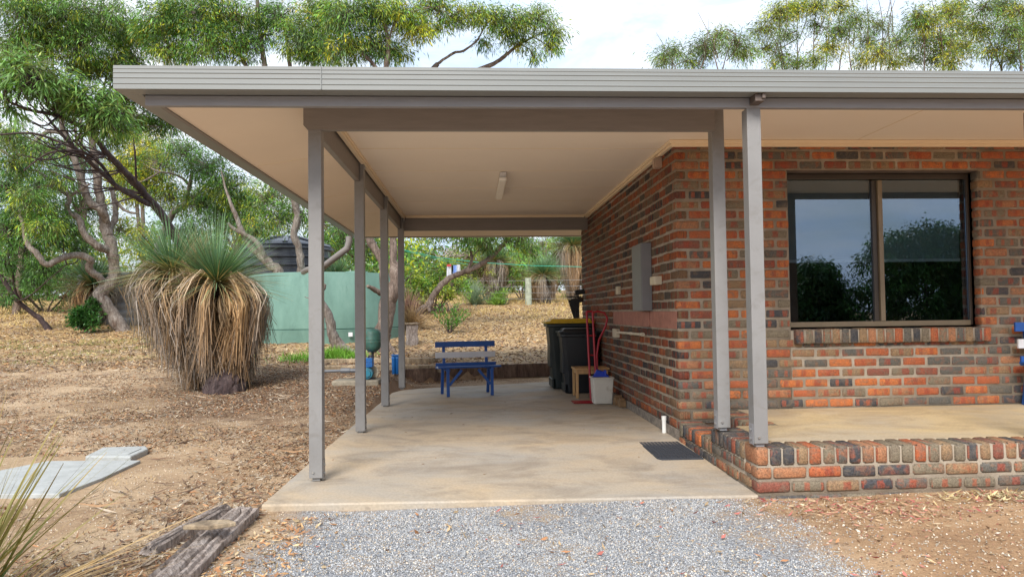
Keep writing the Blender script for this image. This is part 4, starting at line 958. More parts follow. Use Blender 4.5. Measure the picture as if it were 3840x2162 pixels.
# leaning branch trunk at the back of the clearing
B_=ong(1524,1216)
make_tree('gum_tree','low gum whose bare trunk leans far to the right behind the bench','tree',B_,
 [(px2([(1515,1218,14.6),(1545,1190,14.6),(1573,1169,14.7),(1605,1145,14.7),(1619,1118,14.8),(1646,1080,14.8),(1665,1058,14.9),(1705,1033,15.),(1745,1018,15.),(1782,1002,15.1),(1837,967,15.2),(1879,925,15.3),(1899,901,15.3),(1930,850,15.4),(1990,760,15.5)]),[.2,.16,.17,.15,.14,.125,.135,.12,.12,.11,.11,.10,.09,.08,.06]),
  (px2([(1752,1014,15.),(1765,985,15.),(1770,960,15.),(1756,925,14.9),(1742,880,14.8),(1740,830,14.8)]),[.07,.065,.06,.05,.045,.03]),
  (px2([(1605,1143,14.7),(1612,1170,14.5)]),[.12,.05]),
  (px2([(1770,962,15.),(1800,930,14.9),(1830,880,14.8)]),[.03,.025,.02]),
  (px2([(1895,895,15.3),(1950,920,15.2),(2010,960,15.1)]),[.025,.02,.01])],
 blobpx([(1700,850,14.6,60,20),(1800,880,14.8,60,20),(1880,860,15.,60,20),(1950,900,15.2,50,16,(3,1,1,2)),(1840,930,15.,30,6),(1990,930,15.3,35,9,(3,1,1,2)),(1760,900,14.7,35,8),(1620,860,14.8,60,18)]),
 18,leaf=(.13,.022),barkm='barkmid',palette=(GREEN,LGREEN,YGREEN,OLIVE),pw=(.4,.2,.15,.25),per=34,cl=.34)
# trees above the right half of the roof
def sparse_gum(px,Y,seed,lab,tops,blobs_):
    B_=np.array(aty(px,1100,Y)); B_[2]=gz(B_[0],B_[1])
    k=aty(px,420,Y); lm=[([B_,B_*.5+k*.5+np.array([.3,0,0]),k],[.15,.10,.06])]
    for tx,ty in tops:
        e=aty(tx,ty,Y+random.uniform(-1,1)); m=k*.55+e*.45+np.array([random.uniform(-.5,.5),random.uniform(-.3,.3),-.3]); lm.append(([k,m,m*.4+e*.6+np.array([random.uniform(-.2,.2),0,.05]),e],[.05,.035,.022,.01]))
        for q_ in range(1):
            f=e+np.array([random.uniform(-.9,.9),random.uniform(-.4,.4),random.uniform(.1,.7)]); lm.append(([m*.5+e*.5,(m+e)*.25+f*.5+np.array([.1,0,-.1]),f],[.028,.018,.006]))
    make_tree('gum_tree',lab,'tree',B_,lm,blobpx([(a,b_,Y+random.uniform(-1.2,1.2),c,d)+(m,) for a,b_,c,d,m in blobs_]),seed,leaf=(.13,.022),barkm='barkmid',palette=(GGREY,LGREEN,YGREEN,OLIVE,YEL),per=34,cl=.46,hang=.6,dens=1.7,group='gum trees beyond the right of the roof')
A1=(4,2,1,3,0);A2=(2,2,3,1,3);A3=(3,2,2,2,1)
sparse_gum(2620,17.,21,'low sparse gum showing over the middle of the roof, lowest of the group',[(2500,200),(2540,190),(2640,150),(2690,120),(2760,130)],
 [(2490,215,38,9,A1),(2530,190,35,8,A1),(2570,230,28,5,A1),(2640,170,42,12,A1),(2700,130,38,9,A2),(2650,200,36,8,A1),(2760,160,48,14,A1),(2790,210,40,9,A3),(2600,240,30,5,A1)])
sparse_gum(2990,18.,22,'broad open crowned gum with yellow flower tips over the right roof',[(2870,90),(2930,30),(3000,20),(3060,30),(3120,30),(3030,130),(3180,120)],
 [(2860,110,46,13,A1),(2920,50,52,16,A2),(2980,30,48,15,A2),(3060,20,52,17,A2),(3150,20,48,14,A2),(2870,180,44,10,A3),(2950,130,42,9,A1),(3150,110,52,14,A1),(3120,180,46,12,A2),(2990,235,38,9,A3),(2930,210,34,7,A1),(3060,90,36,7,A1),(3210,70,44,10,A1),(3060,220,34,7,A3),(2900,240,30,5,A2)])
sparse_gum(3260,20.,23,'gum with bare twigs reaching above its crown, between two broad crowns',[(3250,20),(3290,-20),(3360,-10),(3200,60),(3350,60),(3400,120)],
 [(3250,150,50,13,A1),(3290,90,44,9,A1),(3300,200,52,15,A2),(3370,160,52,15,A1),(3230,220,40,9,A3),(3350,235,40,9,A2),(3420,220,44,10,A1)])
sparse_gum(3520,18.,24,'gum with bright yellow tipped crown standing second from the right edge',[(3440,60),(3500,30),(3560,60),(3600,110),(3530,120)],
 [(3440,60,44,11,A1),(3480,80,52,17,A2),(3560,50,52,16,A2),(3600,100,46,12,A2),(3460,150,52,15,A1),(3540,160,56,18,A3),(3620,170,50,13,A2),(3500,220,46,12,A1),(3570,235,46,12,A2),(3400,110,30,5,A1),(3590,15,40,9,A1)])
sparse_gum(3770,16.,25,'gum with tall thin stems at the right edge above the roof',[(3680,20),(3750,10),(3830,-10),(3850,90),(3700,120)],
 [(3690,30,46,10,A1),(3760,20,52,14,A1),(3830,40,56,16,A2),(3700,110,44,10,A2),(3790,110,52,14,A1),(3850,140,52,14,A3),(3720,190,46,11,A3),(3800,210,50,13,A1),(3650,90,36,7,A1),(3880,60,50,10,A1)])
A4=(3,2,2,2);LEFTG='gum trees closing the view at far left'
for i,(px,Y,tops,lab) in enumerate(((60,21.,[(30,500,95),(110,600,100),(20,700,100),(130,760,90),(40,850,90)],'dense green gum filling the view at the far left edge'),
  (300,23.,[(260,420,90),(200,560,90),(330,620,100),(230,700,90),(330,780,90),(280,880,80)],'gum behind the pale twisted gum, its leaves between the pale limbs'),
  (520,25.,[(470,480,80),(560,540,80),(480,640,90),(540,900,90),(450,860,80),(600,950,80)],'yellowish gum farther back, between the pale gum and the big grass tree'),
  (880,24.,[(800,720,80),(900,780,90),(820,860,80),(960,830,80),(760,930,80)],'gum behind the dark ribbed tank, left of its roof'),
  (1260,22.,[(1210,840,70),(1300,880,70),(1380,930,70),(1240,940,60),(1350,860,60)],'gum with fine foliage seen right of the dark ribbed tank'))):
    B_=np.array(aty(px,1150,Y)); B_[2]=gz(B_[0],B_[1])-.05
    lm=[([B_,aty(px+20,tops[-1][1]+40,Y),aty(px,tops[0][1],Y)],[.2,.15,.06])]+[([aty(px+10,tops[-1][1]+20,Y),aty((px+t_[0])/2,t_[1]+30,Y+.3),aty(t_[0],t_[1],Y+.4)],[.09,.07,.03]) for t_ in tops]
    make_tree('gum_tree',lab,'tree',B_,lm,blobpx([(a,b_,Y+(-1)**k*.6,c,30) for k,(a,b_,c) in enumerate(tops)]),300+i,leaf=(.15,.026),barkm='barkmid',palette=(GREEN,LGREEN,YGREEN,DGREEN) if i!=2 else (YGREEN,LGREEN,GREEN,YEL),pw=(.4,.25,.15,.2),per=34,cl=.5,group=LEFTG)
# shrubs at the back of the clearing and along the yard
def shrub(name,lab,px,py,w_,h_,nc,seed,pal,pw,leaf=(.10,.03),Y=None,hang=.3,stems=5,cat='shrub',group=None,per=30,cl=.22,bm='barkmid'):
    B_=ong(px,py) if Y is None else aty(px,py,Y)
    if Y is not None: B_=np.array(B_); B_[2]=gz(B_[0],B_[1])-.02
    D=B_[1]+6.45; W_=w_*D/FPX; H_=h_*D/FPX; r=np.random.default_rng(seed)
    lm=[]
    for i in range(stems):
        a=r.uniform(-1,1); e=B_+np.array([a*W_*.38,r.uniform(-.3,.3)*W_*.5,H_*(.85-.25*abs(a))]); lm.append(([B_+np.array([a*.04*W_,0,0]),B_*.5+e*.5+np.array([a*W_*.06,0,0]),e],[.03+.012*H_,.02+.008*H_,.01]))
    bl=[]
    for i in range(max(3,nc//10)):
        a=r.uniform(-1,1); zz=r.uniform(.25,.82)*(1-.25*a*a); bl.append((B_+np.array([a*W_*.36,r.uniform(-.35,.35)*W_,H_*zz]),(W_*.22,W_*.22,H_*.20),10))
    return make_tree(name,lab,cat,B_,lm,bl,seed,leaf=leaf,palette=pal,pw=pw,per=per,cl=cl,hang=hang,group=group,barkm=bm,crown='foliage',trunkname='stems')
# young bright shrub in the clearing : upright stems clothed with small leaves
def young_shrub():
    B_=ong(1684,1250); D=B_[1]+6.45; k=D/FPX; r=np.random.default_rng(5); t=empty('young_shrub',B_,'small bright green upright shrub alone in the dry clearing behind the bench','shrub')
    b=MB(); parts=[]
    tips=[(-52,100),(-38,118),(-20,108),(-5,70),(12,95),(25,108),(38,112),(52,88),(68,84),(80,72),(-60,80),(45,60),(0,50),(30,75)]
    for dx,dy in tips:
        root=np.array([0. if dx<12 else .04,0,0]); e=np.array([dx*k,r.uniform(-.15,.15),dy*k]); m=root*.5+e*.5+np.array([-.15*dx*k,0,-.04])
        b.tube([root,m,e],[.012,.008,.004],4)
        n=60; s=r.random(n)**.7*.75+.25; q=(1-s)[:,None]**2*root+2*(s*(1-s))[:,None]*m+(s**2)[:,None]*e
        u=unit(r.normal(0,1,(n,3))+np.array([0,0,.9])); parts.append(leaves(q+r.normal(0,.012,(n,3)),u,np.full(n,.075),np.full(n,.026),np.array([.10,.27,.035])*(.6+.8*r.random((n,1))),r))
    b.build('stems',M['barkdark'],t); V,F,C=join(parts); link('foliage',mesh_np('foliage',V,F,col=C,mat=M['leaf']),t)
young_shrub()
YG=(YGREEN,LGREEN,GREEN); 
shrub('bush','rounded yellow green bush at the back left of the clearing, under the clothes line',1620,1108,250,210,150,31,YG,(.4,.35,.25),leaf=(.13,.035),Y=19.5)
shrub('bush','taller dark olive bush behind the leaning trunk',1830,1080,260,260,140,32,(OLIVE,GREEN,YGREEN),(.4,.35,.25),leaf=(.13,.03),Y=25,hang=.8)
shrub('bush','bright light green feathery bush behind the grass trees near the house wall',2060,1090,260,300,200,33,(np.array([.20,.36,.09]),LGREEN,YGREEN),(.5,.3,.2),leaf=(.09,.03),Y=27.5)
shrub('bush','mid green bush between the two tall grass trees at the back',1960,1100,120,130,60,34,(GREEN,LGREEN,OLIVE),(.5,.3,.2),leaf=(.09,.02),Y=25.5,hang=-.2)
shrub('bush','pale yellow green bush beside the black tank, seen between two posts',1290,1020,160,160,60,35,YG,(.5,.3,.2),leaf=(.13,.04),Y=18)
shrub('bush','glossy dark green shrub growing against the dark iron tank',322,1235,80,130,60,36,(np.array([.035,.12,.025]),GREEN),(.7,.3),leaf=(.09,.045),Y=14.6,hang=0)
shrub('bush','low green bush on the left side of the yard behind the leaning dark tree',170,1150,330,190,130,37,(GREEN,DGREEN,LGREEN),(.5,.3,.2),leaf=(.13,.03),Y=22)
shrub('bush','wide mid green bush far left beyond the pale gum',330,1110,300,230,120,38,(GREEN,LGREEN,OLIVE),(.5,.3,.2),leaf=(.13,.03),Y=26)
shrub('bush','small olive bush by the foot of the distant wood at far left',20,1130,180,230,80,39,(OLIVE,GREEN,DGREEN),(.4,.4,.2),leaf=(.14,.03),Y=25)
shrub('green_tuft','low bright green bush at the foot of the fence post',1890,1135,90,55,40,40,(np.array([.24,.36,.06]),LGREEN),(.6,.4),leaf=(.14,.02),Y=23.,hang=-.8)
# far wood that closes the view
def far_wood():
    r=np.random.default_rng(77); parts=[]; b=MB()
    for i in range(150):
        x=r.uniform(-34,16); y=r.uniform(31,46); h=r.uniform(2.3,4.6)*(1.15 if x<-20 else 1.); z=gz(x,y,False)
        n=260; u=unit(r.normal(0,1,(n,3))); P=np.array([x,y,z+h*.55])+u*np.array([1.9,1.9,h*.5])*(.4+.6*r.random((n,1)))
        c=[GREEN,LGREEN,OLIVE,YGREEN,GGREY][r.integers(0,5)]*(.6+.8*r.random((n,1)))*(.8+.4*r.random())
        parts.append(leaves(P,r.normal(0,1,(n,3))+np.array([0,0,-.5]),r.uniform(.25,.5,n),r.uniform(.08,.16,n),c,r))
    V,F,C=join(parts); tag(link('distant_wood',mesh_np('distant_wood',V,F,col=C,mat=M['leaf'])),'low mixed green wood closing the view at the far end of the yard','wood',kind='stuff')
far_wood()
# dark tree line across the drive (behind the photographer, mirrored in the window)
for i,(x,y,w_,h_) in enumerate(((27.5,-38,5.6,6.6),(33.5,-40,4.,5.0),(21.5,-41,3.2,4.4),(15.,-42,4.2,4.0),(9.5,-44,4.,4.2))):
    r=np.random.default_rng(90+i); z=gz(x,y,False)
    make_tree('drive_tree',['tallest domed dark tree reflected in the right window pane','dark tree reflected at the right edge of the right window pane','lower dark tree reflected behind the window mullion','low dark tree reflected in the left window pane','low dark tree beyond the left edge of the window reflection'][i],'tree',(x,y,z),
      [([(x,y,z-.1),(x+.1,y,z+h_*.5)],[.25,.15])],[((x+a*w_*.6,y+r.uniform(-1,1),z+h_*(.35+.4*(1-a*a))),(w_*.42,1.8,h_*.3),46) for a in (-.9,-.5,0,.5,.9,-.2,.3)]+[((x+a*w_*.6,y,z+h_*.22),(w_*.4,1.6,h_*.25),30) for a in (-.8,-.2,.4,.9)],91+i,leaf=(.26,.09),palette=(DGREEN*.9,GREEN*.8,OLIVE*.7),pw=(.4,.4,.2),per=44,cl=.7,twigs=False,group='trees across the drive mirrored in the window')
# ---------------------------------------------------------------- grass trees
def grass_tree(name,label,base,heads,seed,scale=1.,nsk=2600,ngr=1500,group=None,trunk_r=.16,needle=.95,skirtL=1.1,lean=None,width=1.0,cut=True):
    """heads: list of (dx,dy,z,size) crown centres above the base"""
    r=np.random.default_rng(seed); t=empty(name,base,label,'grass tree',group); tp=MB(); gp=[];sp=[];bz=np.array([float(v) for v in base])
    for dx,dy,hz,sz in heads:
        h=np.array([dx,dy,hz]); limb(tp,[(0,0,-.05),(dx*.35,dy*.35,hz*.45),(dx,dy,hz)],[trunk_r*1.25,trunk_r,trunk_r*.8],r,n=12,k=5,wob=.05)
        # green needles
        n=int(ngr*sz); th=r.uniform(0,2*math.pi,n); el=np.arccos(1-r.random(n)**.9*1.16); D=np.stack([np.sin(el)*np.cos(th),np.sin(el)*np.sin(th),np.cos(el)],1)
        P=h+D*.05; Ln=needle*sz*r.uniform(.7,1.1,n)*scale; 
        old=(el>1.22)[:,None]; c1=np.array([.045,.12,.05])*(.5+.9*r.random((n,1))); c2=np.array([.20,.34,.18])*(.45+1.1*r.random((n,1))); c1=np.where(old,np.array([.22,.19,.07])*(.7+.6*r.random((n,1))),c1); c2=np.where(old&(r.random((n,1))<.6),np.array([.48,.40,.20]),c2)
        gp.append(blades(P,D,Ln,np.full(n,.014*scale**.5)*r.uniform(.6,1.3,n),.01+.13*(el/1.6)**3,c1,c2,r,k=4))
        # skirt of dead leaves : leave the head outwards, then hang
        n=int(nsk*sz); ntf=110; tf=r.integers(0,ntf,n); th=r.uniform(0,2*math.pi,ntf)[tf]+r.normal(0,.07,n); layer=np.clip(r.random(ntf)[tf]+r.normal(0,.10,n),0,1); tfL=r.uniform(.7,1.15,ntf)[tf]; tfR=r.uniform(.7,1.25,ntf)[tf]; tfD=r.uniform(.55,1.25,ntf)[tf][:,None]; tfw=r.normal(0,.10,(ntf,3))[tf]
        th0=r.uniform(0,6.28); lob=1+.16*np.sin(3*th+th0)+.10*np.sin(7*th+2*th0)
        Rm=skirtL*sz*scale*width*(.10+.31*(1-layer)**.9)*lob*tfR*r.uniform(.75,1.15,n)
        zt=hz-layer**1.2*hz*.55
        L0=np.minimum((zt+.25)*r.uniform(.55,1.05,n),skirtL*sz*scale*r.uniform(.42,.92,n)*(1.+.1*layer))*tfL
        L0=L0*np.clip(1.-.28*(np.cos(th-math.pi)*(dx<-.5)),.5,1.) if name=='grass_tree' and hz<1.7 and dx<-.5 else L0
        rise=(.30*(1-layer)-.16)*skirtL*sz*.45*r.uniform(.3,1.3,n)
        P=np.stack([dx*(zt/hz)**1.3+np.cos(th)*.09,dy*(zt/hz)**1.3+np.sin(th)*.09,zt+.02],1); k=9
        V=[];C=[]; hzv=np.stack([-np.sin(th),np.cos(th),np.zeros(n)],1)+r.normal(0,.35,(n,3)); hzv=unit(hzv)
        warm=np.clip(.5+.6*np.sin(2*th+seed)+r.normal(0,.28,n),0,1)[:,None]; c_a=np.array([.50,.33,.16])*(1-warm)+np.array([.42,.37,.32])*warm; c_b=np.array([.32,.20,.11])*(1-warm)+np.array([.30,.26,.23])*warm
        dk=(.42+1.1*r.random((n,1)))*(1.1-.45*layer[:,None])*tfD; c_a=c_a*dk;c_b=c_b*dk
        wig=r.normal(0,.06,(n,3))+tfw; cx_=np.cos(th); sx_=np.sin(th)
        for i in range(k+1):
            s=i/k; a=s**.8
            rr=Rm*np.sin(np.minimum(a*1.75,1.)*math.pi/2)*(1-.22*np.maximum(a-.45,0)/.55)
            dz=rise*np.sin(np.minimum(a*2.6,1.0)*math.pi)*1.6-L0*np.maximum(a-.10,0)**1.35
            p=P+np.stack([cx_*rr,sx_*rr,dz],1)+wig*s*s
            p[:,2]=np.maximum(p[:,2],.01+.02*r.random(n))
            w2=(.015*scale**.5*(1-.5*s)); V.append(np.stack([p-hzv*w2*.5,p+hzv*w2*.5],1)); c=c_a*(1-s)+c_b*s; C.append(np.stack([c,c],1))
        V=np.stack(V,1).reshape(-1,3); C=np.stack(C,1).reshape(-1,3); b_=(np.arange(n)*(2*(k+1)))[:,None,None]; q=np.array([[2*i,2*i+1,2*i+3,2*i+2] for i in range(k)])[None]
        sp.append((V,(b_+q).reshape(-1,4),C))
    tp.build('trunk',M['barkdark'],t,smooth=True)
    V,F,C=join(sp); link('dead_skirt',mesh_np('dead_skirt',V,F,col=C,mat=M['blade']),t)
    V,F,C=join(gp); link('green_crown',mesh_np('green_crown',V,F,col=C,mat=M['blade']),t)
    return t
B_=ong(880,1452); 
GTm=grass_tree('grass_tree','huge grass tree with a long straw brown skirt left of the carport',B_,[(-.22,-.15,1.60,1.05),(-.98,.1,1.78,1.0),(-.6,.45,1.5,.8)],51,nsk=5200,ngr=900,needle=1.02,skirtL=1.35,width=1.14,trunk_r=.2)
b=MB(); mr_=np.random.default_rng(9); pr_=[]
for k_ in range(9):
    a_=k_/8*math.pi/2; pr_.append((.30*math.cos(a_)+.01,.34*math.sin(a_)-.03))
b.lathe(pr_,(-.02,-.34,0),n=26); b.v=[(x_+mr_.normal(0,.012),y_+mr_.normal(0,.012),z_+mr_.normal(0,.012)) for x_,y_,z_ in b.v]
b.build('base_mound',M['barkdark'],GTm)
# dry tuft standing between the heads
def tuft(name,label,base,n,L0,wd,spread,c1,c2,seed,cat='grass tuft',g=.3,k=6,group=None,el=None,az=None,kind=None):
    r=np.random.default_rng(seed); t=tag(bpy.data.objects.new(name,None),None)
    th=r.uniform(0,2*math.pi,n) if az is None else r.normal(az[0],az[1],n); e=np.abs(r.normal(0,spread,n)) if el is None else r.uniform(el[0],el[1],n)
    D=np.stack([np.sin(e)*np.cos(th),np.sin(e)*np.sin(th),np.cos(e)],1); P=r.normal(0,.05,(n,3))*np.array([1,1,.1]); m=r.random((n,1)); 
    V,F,C=blades(P,D,L0*r.uniform(.5,1.1,n),wd*r.uniform(.6,1.2,n),g*r.uniform(.4,1.4,n),(c1*(1-m)+c2*m)*(.7+.5*r.random((n,1))),(c2*(1-m*.5)+c1*m*.5)*(.8+.5*r.random((n,1))),r,k=k)
    o=link(name,mesh_np(name,V,F,col=C,mat=M['blade'])); o.location=tuple(float(v) for v in base); tag(o,label,cat,group,kind); bpy.data.objects.remove(t); return o
BR=np.array([.33,.22,.11]); STR=np.array([.62,.48,.24])
tb=tuft('dead_crown','x',(0,0,0),420,1.05,.013,.36,np.array([.20,.16,.07]),np.array([.45,.34,.20]),52); tb.parent=GTm; tb.location=(-.60,.1,1.62); del tb['label']; del tb['category']
B_=ong(375,1165)
B_=np.array(aty(350,1150,16.5)); B_[2]=gz(B_[0],B_[1])
grass_tree('grass_tree','grass tree half hidden behind the pale gum on the left',B_,[(0,0,1.25,1.1)],53,scale=1.25,nsk=1000,ngr=800,skirtL=1.25,needle=1.1)
for px,Y,hz,sz,lab,sc_ in ((1858,24.5,1.75,1.0,'grass tree with a tall grey skirt left of the fence post',1.35),(2040,23.5,1.15,.95,'squat round grass tree with wide grey skirt right of the fence post',1.35),(2150,25.5,2.45,1.15,'tallest back grass tree with flower stalks, against the house wall edge',1.5)):
    B_=np.array(aty(px,1140,Y)); B_[2]=gz(B_[0],B_[1]); 
    t=grass_tree('grass_tree',lab,B_,[(0,0,hz,sz)],int(px),scale=sc_,nsk=2400,ngr=1500,group='grass trees at the back of the clearing',skirtL=1.0,needle=.85,trunk_r=.2)
    if px==2150:
        pieces('flower_stalk',M['barkmid'],tubes=[([(.0,0,hz),(-.05,0,hz+1.6)],.02,6),([(.04,.05,hz),(.06,0,hz+1.7)],.02,6)],parent=t)
B_=np.array(aty(1780,1085,23.)); B_[2]=gz(B_[0],B_[1])
tuft('grass_tree','young blue green grass tree without a trunk, left in the back row',B_,900,1.35,.016,.75,np.array([.10,.17,.10]),np.array([.28,.36,.24]),60,cat='grass tree',g=.25,group='grass trees at the back of the clearing')
B_=np.array(aty(1262,1010,17.)); B_[2]=gz(B_[0],B_[1])
grass_tree('grass_tree','small blue green grass tree showing above the green tank',B_,[(0,0,1.5,.8)],62,nsk=400,ngr=800,needle=1.0)
# foreground tuft
tuft('reed_tuft','long green and orange bladed tuft at the lower left corner',(-4.10,-3.3,-.10),105,1.02,.017,.6,np.array([.05,.16,.03]),np.array([.30,.20,.07]),63,cat='reed tuft',g=.08,el=(.08,.95),az=(.2,.9),k=8)
tuft('reed_tuft','smaller straw coloured tuft low at the left bottom edge',(-3.95,-3.45,-.08),45,1.05,.012,.6,np.array([.22,.17,.07]),np.array([.46,.31,.15]),64,cat='reed tuft',g=.16,el=(.8,1.4),az=(.5,.5))
# brush piles and dry tufts behind
B_=ong(1560,1110)
for px,Y,L0,lab,c in ((1535,17.,1.7,'reddish brown dead brush heap left of the leaning trunk',np.array([.16,.09,.075])),(1545,14.5,1.2,'straw brown fallen grass tree skirt beside the thick gum',np.array([.34,.23,.13]))):
    B_=np.array(aty(px,1100,Y)); B_[2]=gz(B_[0],B_[1]); tuft('brush_heap',lab,B_,700,L0,.02,.9,c,c*1.7,int(px),cat='brush heap',g=.5)
for px,Y,lab in ((1640,20.,'pale dead branches lying under the yellow green bush'),(1690,26.,'grey dead branches high behind the clothes line')):
    r=np.random.default_rng(int(px)); B_=np.array(aty(px,1090,Y)); B_[2]=gz(B_[0],B_[1])+(2.0 if Y==26. else 0); t=empty('dead_branch',B_,lab,'dead branch',group='dead branches at the back'); b=MB()
    for i in range(16):
        a=r.uniform(-1,1); p0=np.array([r.uniform(-.5,.5),0,.02]); p1=p0+np.array([a*.9,r.uniform(-.3,.3),r.uniform(.1,.7)]); limb(b,[p0,(p0+p1)/2+r.normal(0,.1,3),p1],[.035,.025,.01],r,n=5,k=3)
    b.build('branches',M['oldwood'],t,smooth=True)
# green weeds near the tank
for px,py,n_,L0,lab in ((1245,1340,500,.34,'bright green weeds at the foot of the pale leaning trunk'),(1130,1350,260,.28,'low green weeds left of the front post in the litter'),(1315,1345,260,.22,'yellowish green weeds beside the second post')):
    B_=ong(px,py); r=np.random.default_rng(px); P=B_+r.normal(0,1,(n_,3))*np.array([.25,.2,0]); P[:,2]=[gz(a,b_) for a,b_ in P[:,:2]]; D=r.normal(0,.45,(n_,3)); D[:,2]=1
    V,F,C=blades(P,D,L0*r.uniform(.5,1.1,n_),np.full(n_,.014),np.full(n_,.25),np.array([.08,.22,.02])*(.7+.6*r.random((n_,1))),np.array([.20,.42,.04])*(.7+.6*r.random((n_,1))),r,k=3)
    tag(link('weeds',mesh_np('weeds',V,F,col=C,mat=M['blade'])),lab,'weeds',kind='stuff')
# ---------------------------------------------------------------- tanks
c=aty(1210,1290,12.6); R_=2.02
t=empty('water_tank',(float(c[0]),13.2,.38),'round faded green concrete water tank behind the carport posts','water tank')
zt=float(aty(1210,1022,11.6)[2]); H_=zt-.38; zj=float(aty(1100,1236,11.4)[2])-.38
b=MB(); b.lathe([(R_+.015,-.3),(R_+.015,zj-.03),(R_+.02,zj-.015),(R_-.03,zj+.0),(R_,zj+.02),(R_,H_-.02),(R_-.01,H_),(R_-.06,H_),(R_-.07,H_-.15),(.1,H_-.15)],n=96); b.build('tank_wall',M['tankgreen'],t,smooth=True)
b=MB(); b.lathe([(.3,H_-.14),(.3,H_+.06),(.28,H_+.08),(.05,H_+.09)],(.9,-.6,0),n=32); b.build('hatch',M['tankgreen'],t,smooth=True)
b=MB(); b.box(.9,1.0,-1.90,-1.88,zj-.18,zj-.08); b.build('tag_plate',M['white'],t)
c=aty(1078,900,17.6); t=empty('water_tank',(float(c[0]),17.6,gz(float(c[0]),17.6,False)),'ribbed black plastic water tank with a low conical roof, behind the green tank','water tank')
Hb=float(aty(1085,912,16.2)[2])-t.location.z; Rb=1.45
pr=[(Rb,-.2)]; z=.0
while z<Hb-.05:
    pr+=[(Rb-.03,z),(Rb-.03,z+.10),(Rb+.08,z+.13),(Rb+.08,z+.20),(Rb-.03,z+.23)]; z+=.27
pr+=[(Rb+.01,Hb),(Rb-.03,Hb+.04),(.42,Hb+.30),(.42,Hb+.36),(.1,Hb+.37)]
b=MB(); b.lathe(pr,n=64); b.build('tank_body',M['blacktank'],t,smooth=True)
b=MB()
for i in range(8):
    a=2*math.pi*i/8+.2; b.bar((math.cos(a)*.5,math.sin(a)*.5,Hb+.33),(math.cos(a)*(Rb-.05),math.sin(a)*(Rb-.05),Hb+.06),.16,.06)
b.build('roof_ribs',M['blacktank'],t,bevel=.01)
c=aty(636,1130,19.2); t=empty('water_tank',(float(c[0]),19.2,gz(float(c[0]),18.,False)-.1),'low wide corrugated dark iron tank behind the big grass tree','water tank')
Hb=float(aty(640,1030,16.5)[2])-t.location.z; Rb=2.75; pr=[(Rb,-.4)]; z=0.
while z<Hb-.02: pr+=[(Rb,z),(Rb+.05,z+.06),(Rb+.05,z+.15),(Rb,z+.2)]; z+=.24
pr+=[(Rb-.1,Hb+.03),(.1,Hb+.2)]
b=MB(); b.lathe(pr,n=80); b.build('tank_body',M['irontank'],t,smooth=True)
# ---------------------------------------------------------------- pump group
p0=atz(1420,1460,.02); by=float(p0[1])
b=MB(); b.box(float(p0[0])-.72,float(p0[0])-.0,by,by+.45,.0,.165); tag(b.build('concrete_block',M['block'],bevel=.02),'rough old concrete block under the blue pump','concrete block')
t=empty('water_pump',(float(p0[0])-.15,by+.2,.165),'blue water pump with a grey inlet pipe, mounted on the old concrete block','pump')
xc=float(aty(1385,1400,by+.2)[0]); W3=t.location
b=MB(); b.tube([(xc-.02,by+.08,.265),(xc-.02,by+.36,.265)],.088,24); b.tube([(xc-.02,by+.06,.265),(xc-.02,by+.079,.265)],.06,24); b.build('motor',M['pumpteal'],t,bevel=.006,world=W3)
b=MB(); b.tube([(xc+.02,by+.25,.265),(xc+.02,by+.28,.265)],.115,24); b.build('fan_cover',M['cream'],t,bevel=.004,world=W3)
b=MB(); b.box(xc-.14,xc+.06,by+.10,by+.30,.36,.50); b.box(xc-.13,xc+.05,by+.094,by+.099,.40,.41); b.box(xc-.13,xc+.05,by+.094,by+.099,.44,.45); b.build('control_box',M['pumpblue'],t,bevel=.012,world=W3)
b=MB(); b.box(xc-.1,xc+.08,by+.1,by+.34,.166,.185); b.build('foot',M['blackpipe'],t,world=W3)
b=MB(); b.tube([(xc-.10,by+.2,.30),(xc-.30,by+.2,.305)],.032,12); b.tube([(xc-.30,by+.2,.305),(xc-.44,by+.2,.305)],.042,12); b.tube([(xc-.44,by+.2,.305),(xc-.85,by+.3,.29)],.022,12); b.build('inlet_pipe',M['greypipe'],t,smooth=True,world=W3)
xv=float(aty(1397,1300,by+.2)[0])
t=empty('pressure_tank',(xv,by+.2,.5),'weathered green pressure vessel standing above the blue pump','pressure tank')
b=MB(); b.lathe([(.02,.09),(.06,.092),(.115,.14),(.133,.19),(.136,.24),(.140,.25),(.136,.26),(.136,.275),(.140,.285),(.136,.295),(.135,.38),(.115,.425),(.07,.452),(.01,.46)],n=40); b.build('vessel',M['vessel'],t,smooth=True)
b=MB(); b.tube([(0,0,.09),(0,0,.0)],.022,12); b.tube([(0,0,.03),(-.05,0,.03),(-.07,0,.0)],.014,8); b.build('stem',M['blackpipe'],t)
fx=[float(aty(q,1370,5.9)[0]) for q in (1477,1491)]
t=empty('water_filter',(fx[0],5.9,.15),'pair of slim blue water filter canisters behind the last carport post','water filter')
for i in (0,1):
    b=MB(); b.lathe([(.028,.0),(.034,.01),(.036,.25),(.042,.255),(.042,.285),(.03,.30),(.01,.305)],(fx[i]-fx[0],0,0),n=20); b.build('canister',M['pumpblue'],t,smooth=True)
b=MB(); b.box(-.04,.115,-.04,.04,.306,.335); b.build('filter_head',M['pumpblue'],t,bevel=.008)
b=MB(); b.tube([(.035,.045,.32),(.035,.045,-.13)],.010,8); b.tube([(-.01,0,.33),(-.01,0,.37)],.012,8); b.build('bracket',M['steel'],t)
